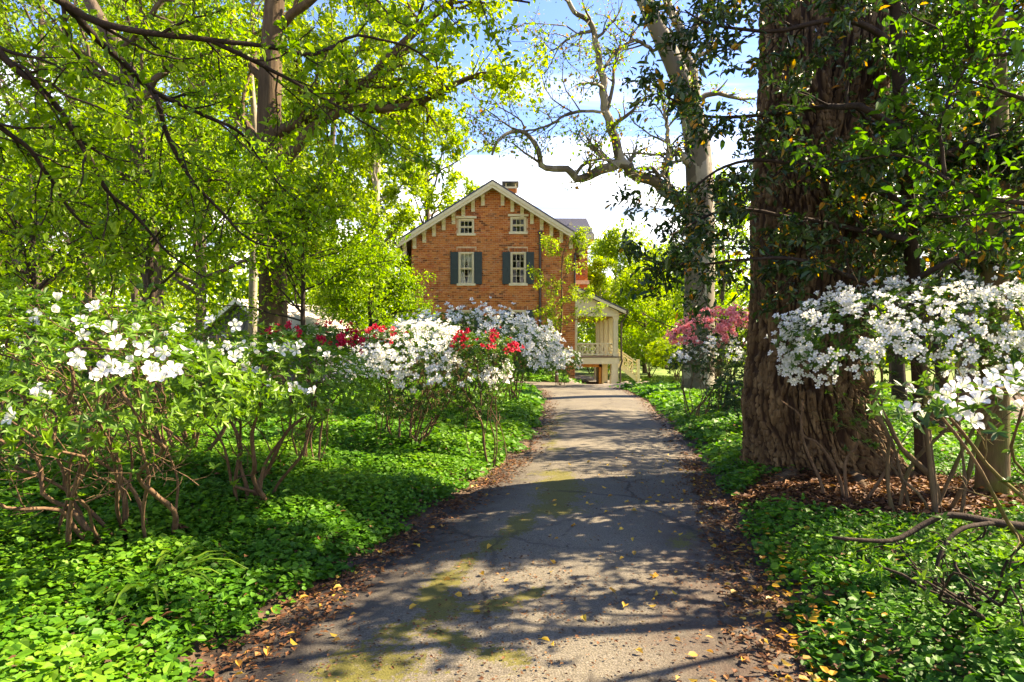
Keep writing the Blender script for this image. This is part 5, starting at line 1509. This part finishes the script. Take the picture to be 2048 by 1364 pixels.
# stair going down to the right
YS = 37.6
st = MB()
for k in range(7): st.box(PX1 + .14 + k * .24, PX1 + .40 + k * .24, YS, YS + 1.3, ZD - .2 - k * .2 - .04, ZD - .2 - k * .2)
st.beam((PX1 + .1, YS + 0.02, ZD - .25), (PX1 + 1.75, YS + .02, ZD - 1.55), .05, .26); st.build('porch_stair', CREAM, H)
railing((PX1 + .14, YS), (PX1 + 1.55, YS), ZD - .12, ZD + .62, 'stair_railing', -1.0, n=5)
railing((PX1 + .14, YS + 1.25), (PX1 + 1.55, YS + 1.25), ZD - .12, ZD + .62, 'stair_railing', -1.0, n=5)
MB().box(PX1 + 1.55, PX1 + 1.72, YS - .08, YS + .09, ZG, ZD - .2).build('newel_post', CREAM, H)

# stones at the foot of the downpipe
for lb, x, y, r in (('low grey stone below the downpipe at the porch corner', 6.35, 34.6, .42), ('flat brown stone beside the grey one at the lawn edge', 7.1, 34.9, .3), ('small round stone at the foot of the porch stair', 7.9, 37.0, .25)):
    rng = np.random.default_rng(int(x * 10))
    b = MB(); n1, n2 = 10, 16
    ph = np.linspace(-.9, 1.57, n1); th = np.linspace(0, 2 * np.pi, n2, endpoint=False)
    PH, TH = np.meshgrid(ph, th, indexing='ij'); d = np.stack([np.cos(PH) * np.cos(TH), np.cos(PH) * np.sin(TH), np.sin(PH) * .55], -1)
    d = d * (1 + .5 * (fbm(d * 1.6 + x, 3)[..., None] - .5)) * r
    i = np.arange(n1 - 1)[:, None] * n2 + np.arange(n2)[None]; i2 = np.arange(n1 - 1)[:, None] * n2 + (np.arange(n2)[None] + 1) % n2
    z0 = hz(x, y)
    b.add(d.reshape(-1, 3) + np.array([x, y, z0]), np.stack([i, i2, i2 + n2, i + n2], -1).reshape(-1, 4))
    b.build('stone', STONE, None, True, (x, y, z0), label=lb, category='stone')

# ------------------------------------------------------------------ shed in the wood at left
GREYB = plain('shed_grey_boards', (.10, .10, .12), .7, .15, 5)
SHROOF = plain('shed_pale_roof', (.42, .36, .31), .6, .15, 6)
WHITE = plain('white_trim', (.75, .74, .72), .5, .05)
SH = thing('shed', 'grey shed with white roof trim half hidden behind the left azaleas', 'shed', (-9.3, 21.5, hz(-9.3, 21.5)))
ca, sa = math.cos(-.42), math.sin(-.42)
RM = np.array([[ca, -sa, 0], [sa, ca, 0], [0, 0, 1]]); OFF = np.array([-9.3, 21.5, hz(-9.3, 21.5)])


def shp(mb, name, m, parent=SH):
    mb.v = [v @ RM.T + OFF for v in mb.v]
    return mb.build(name, m, parent)


hw, ln_, ze, zp = 1.55, 4.2, 2.0, 2.95
for k in range(11):
    x0, x1 = -hw + k * 2 * hw / 11, -hw + (k + 1) * 2 * hw / 11 - .012
    zf = lambda x: zp - abs(x) * (zp - ze) / hw
    pl = [(x0, 0), (x1, 0), (x1, zf(x1)), (x0, zf(x0))]
    if x0 < 0 < x1: pl = [(x0, 0), (x1, 0), (x1, zf(x1)), (0, zp), (x0, zf(x0))]
    shp(MB().prism(pl, 'y', 0, .05), 'plank', GREYB)
for x_ in (-hw, hw - .06):
    shp(MB().box(x_, x_ + .06, .051, ln_, 0, ze - .02), 'wall', GREYB)
shp(MB().prism([(-hw, 0), (hw, 0), (hw, ze), (0, zp), (-hw, ze)], 'y', ln_, ln_ + .06), 'wall', GREYB)
for s_ in (-1, 1):
    a, b = (0, zp + .02), (s_ * (hw + .22), ze - .22 * (zp - ze) / hw + .02)
    pl = [a, (a[0], a[1] + .09), (b[0], b[1] + .09), b]
    shp(MB().prism(pl if s_ < 0 else pl[::-1], 'y', -.22, ln_ + .25), 'roof', SHROOF)
    pl = [(a[0], a[1] - .06), (a[0], a[1] + .10), (b[0], b[1] + .10), (b[0], b[1] - .06)]
    shp(MB().prism(pl if s_ < 0 else pl[::-1], 'y', -.27, -.223), 'rake_board', WHITE)
    shp(MB().box(b[0] - (.0 if s_ > 0 else .04), b[0] + (.04 if s_ > 0 else .0), -.2, ln_ + .2, b[1] - .12, b[1] + .08), 'fascia', WHITE)
shp(MB().box(-.5, .5, -.04, -.002, 0, 1.9), 'door', plain('shed_door', (.14, .14, .16), .6))
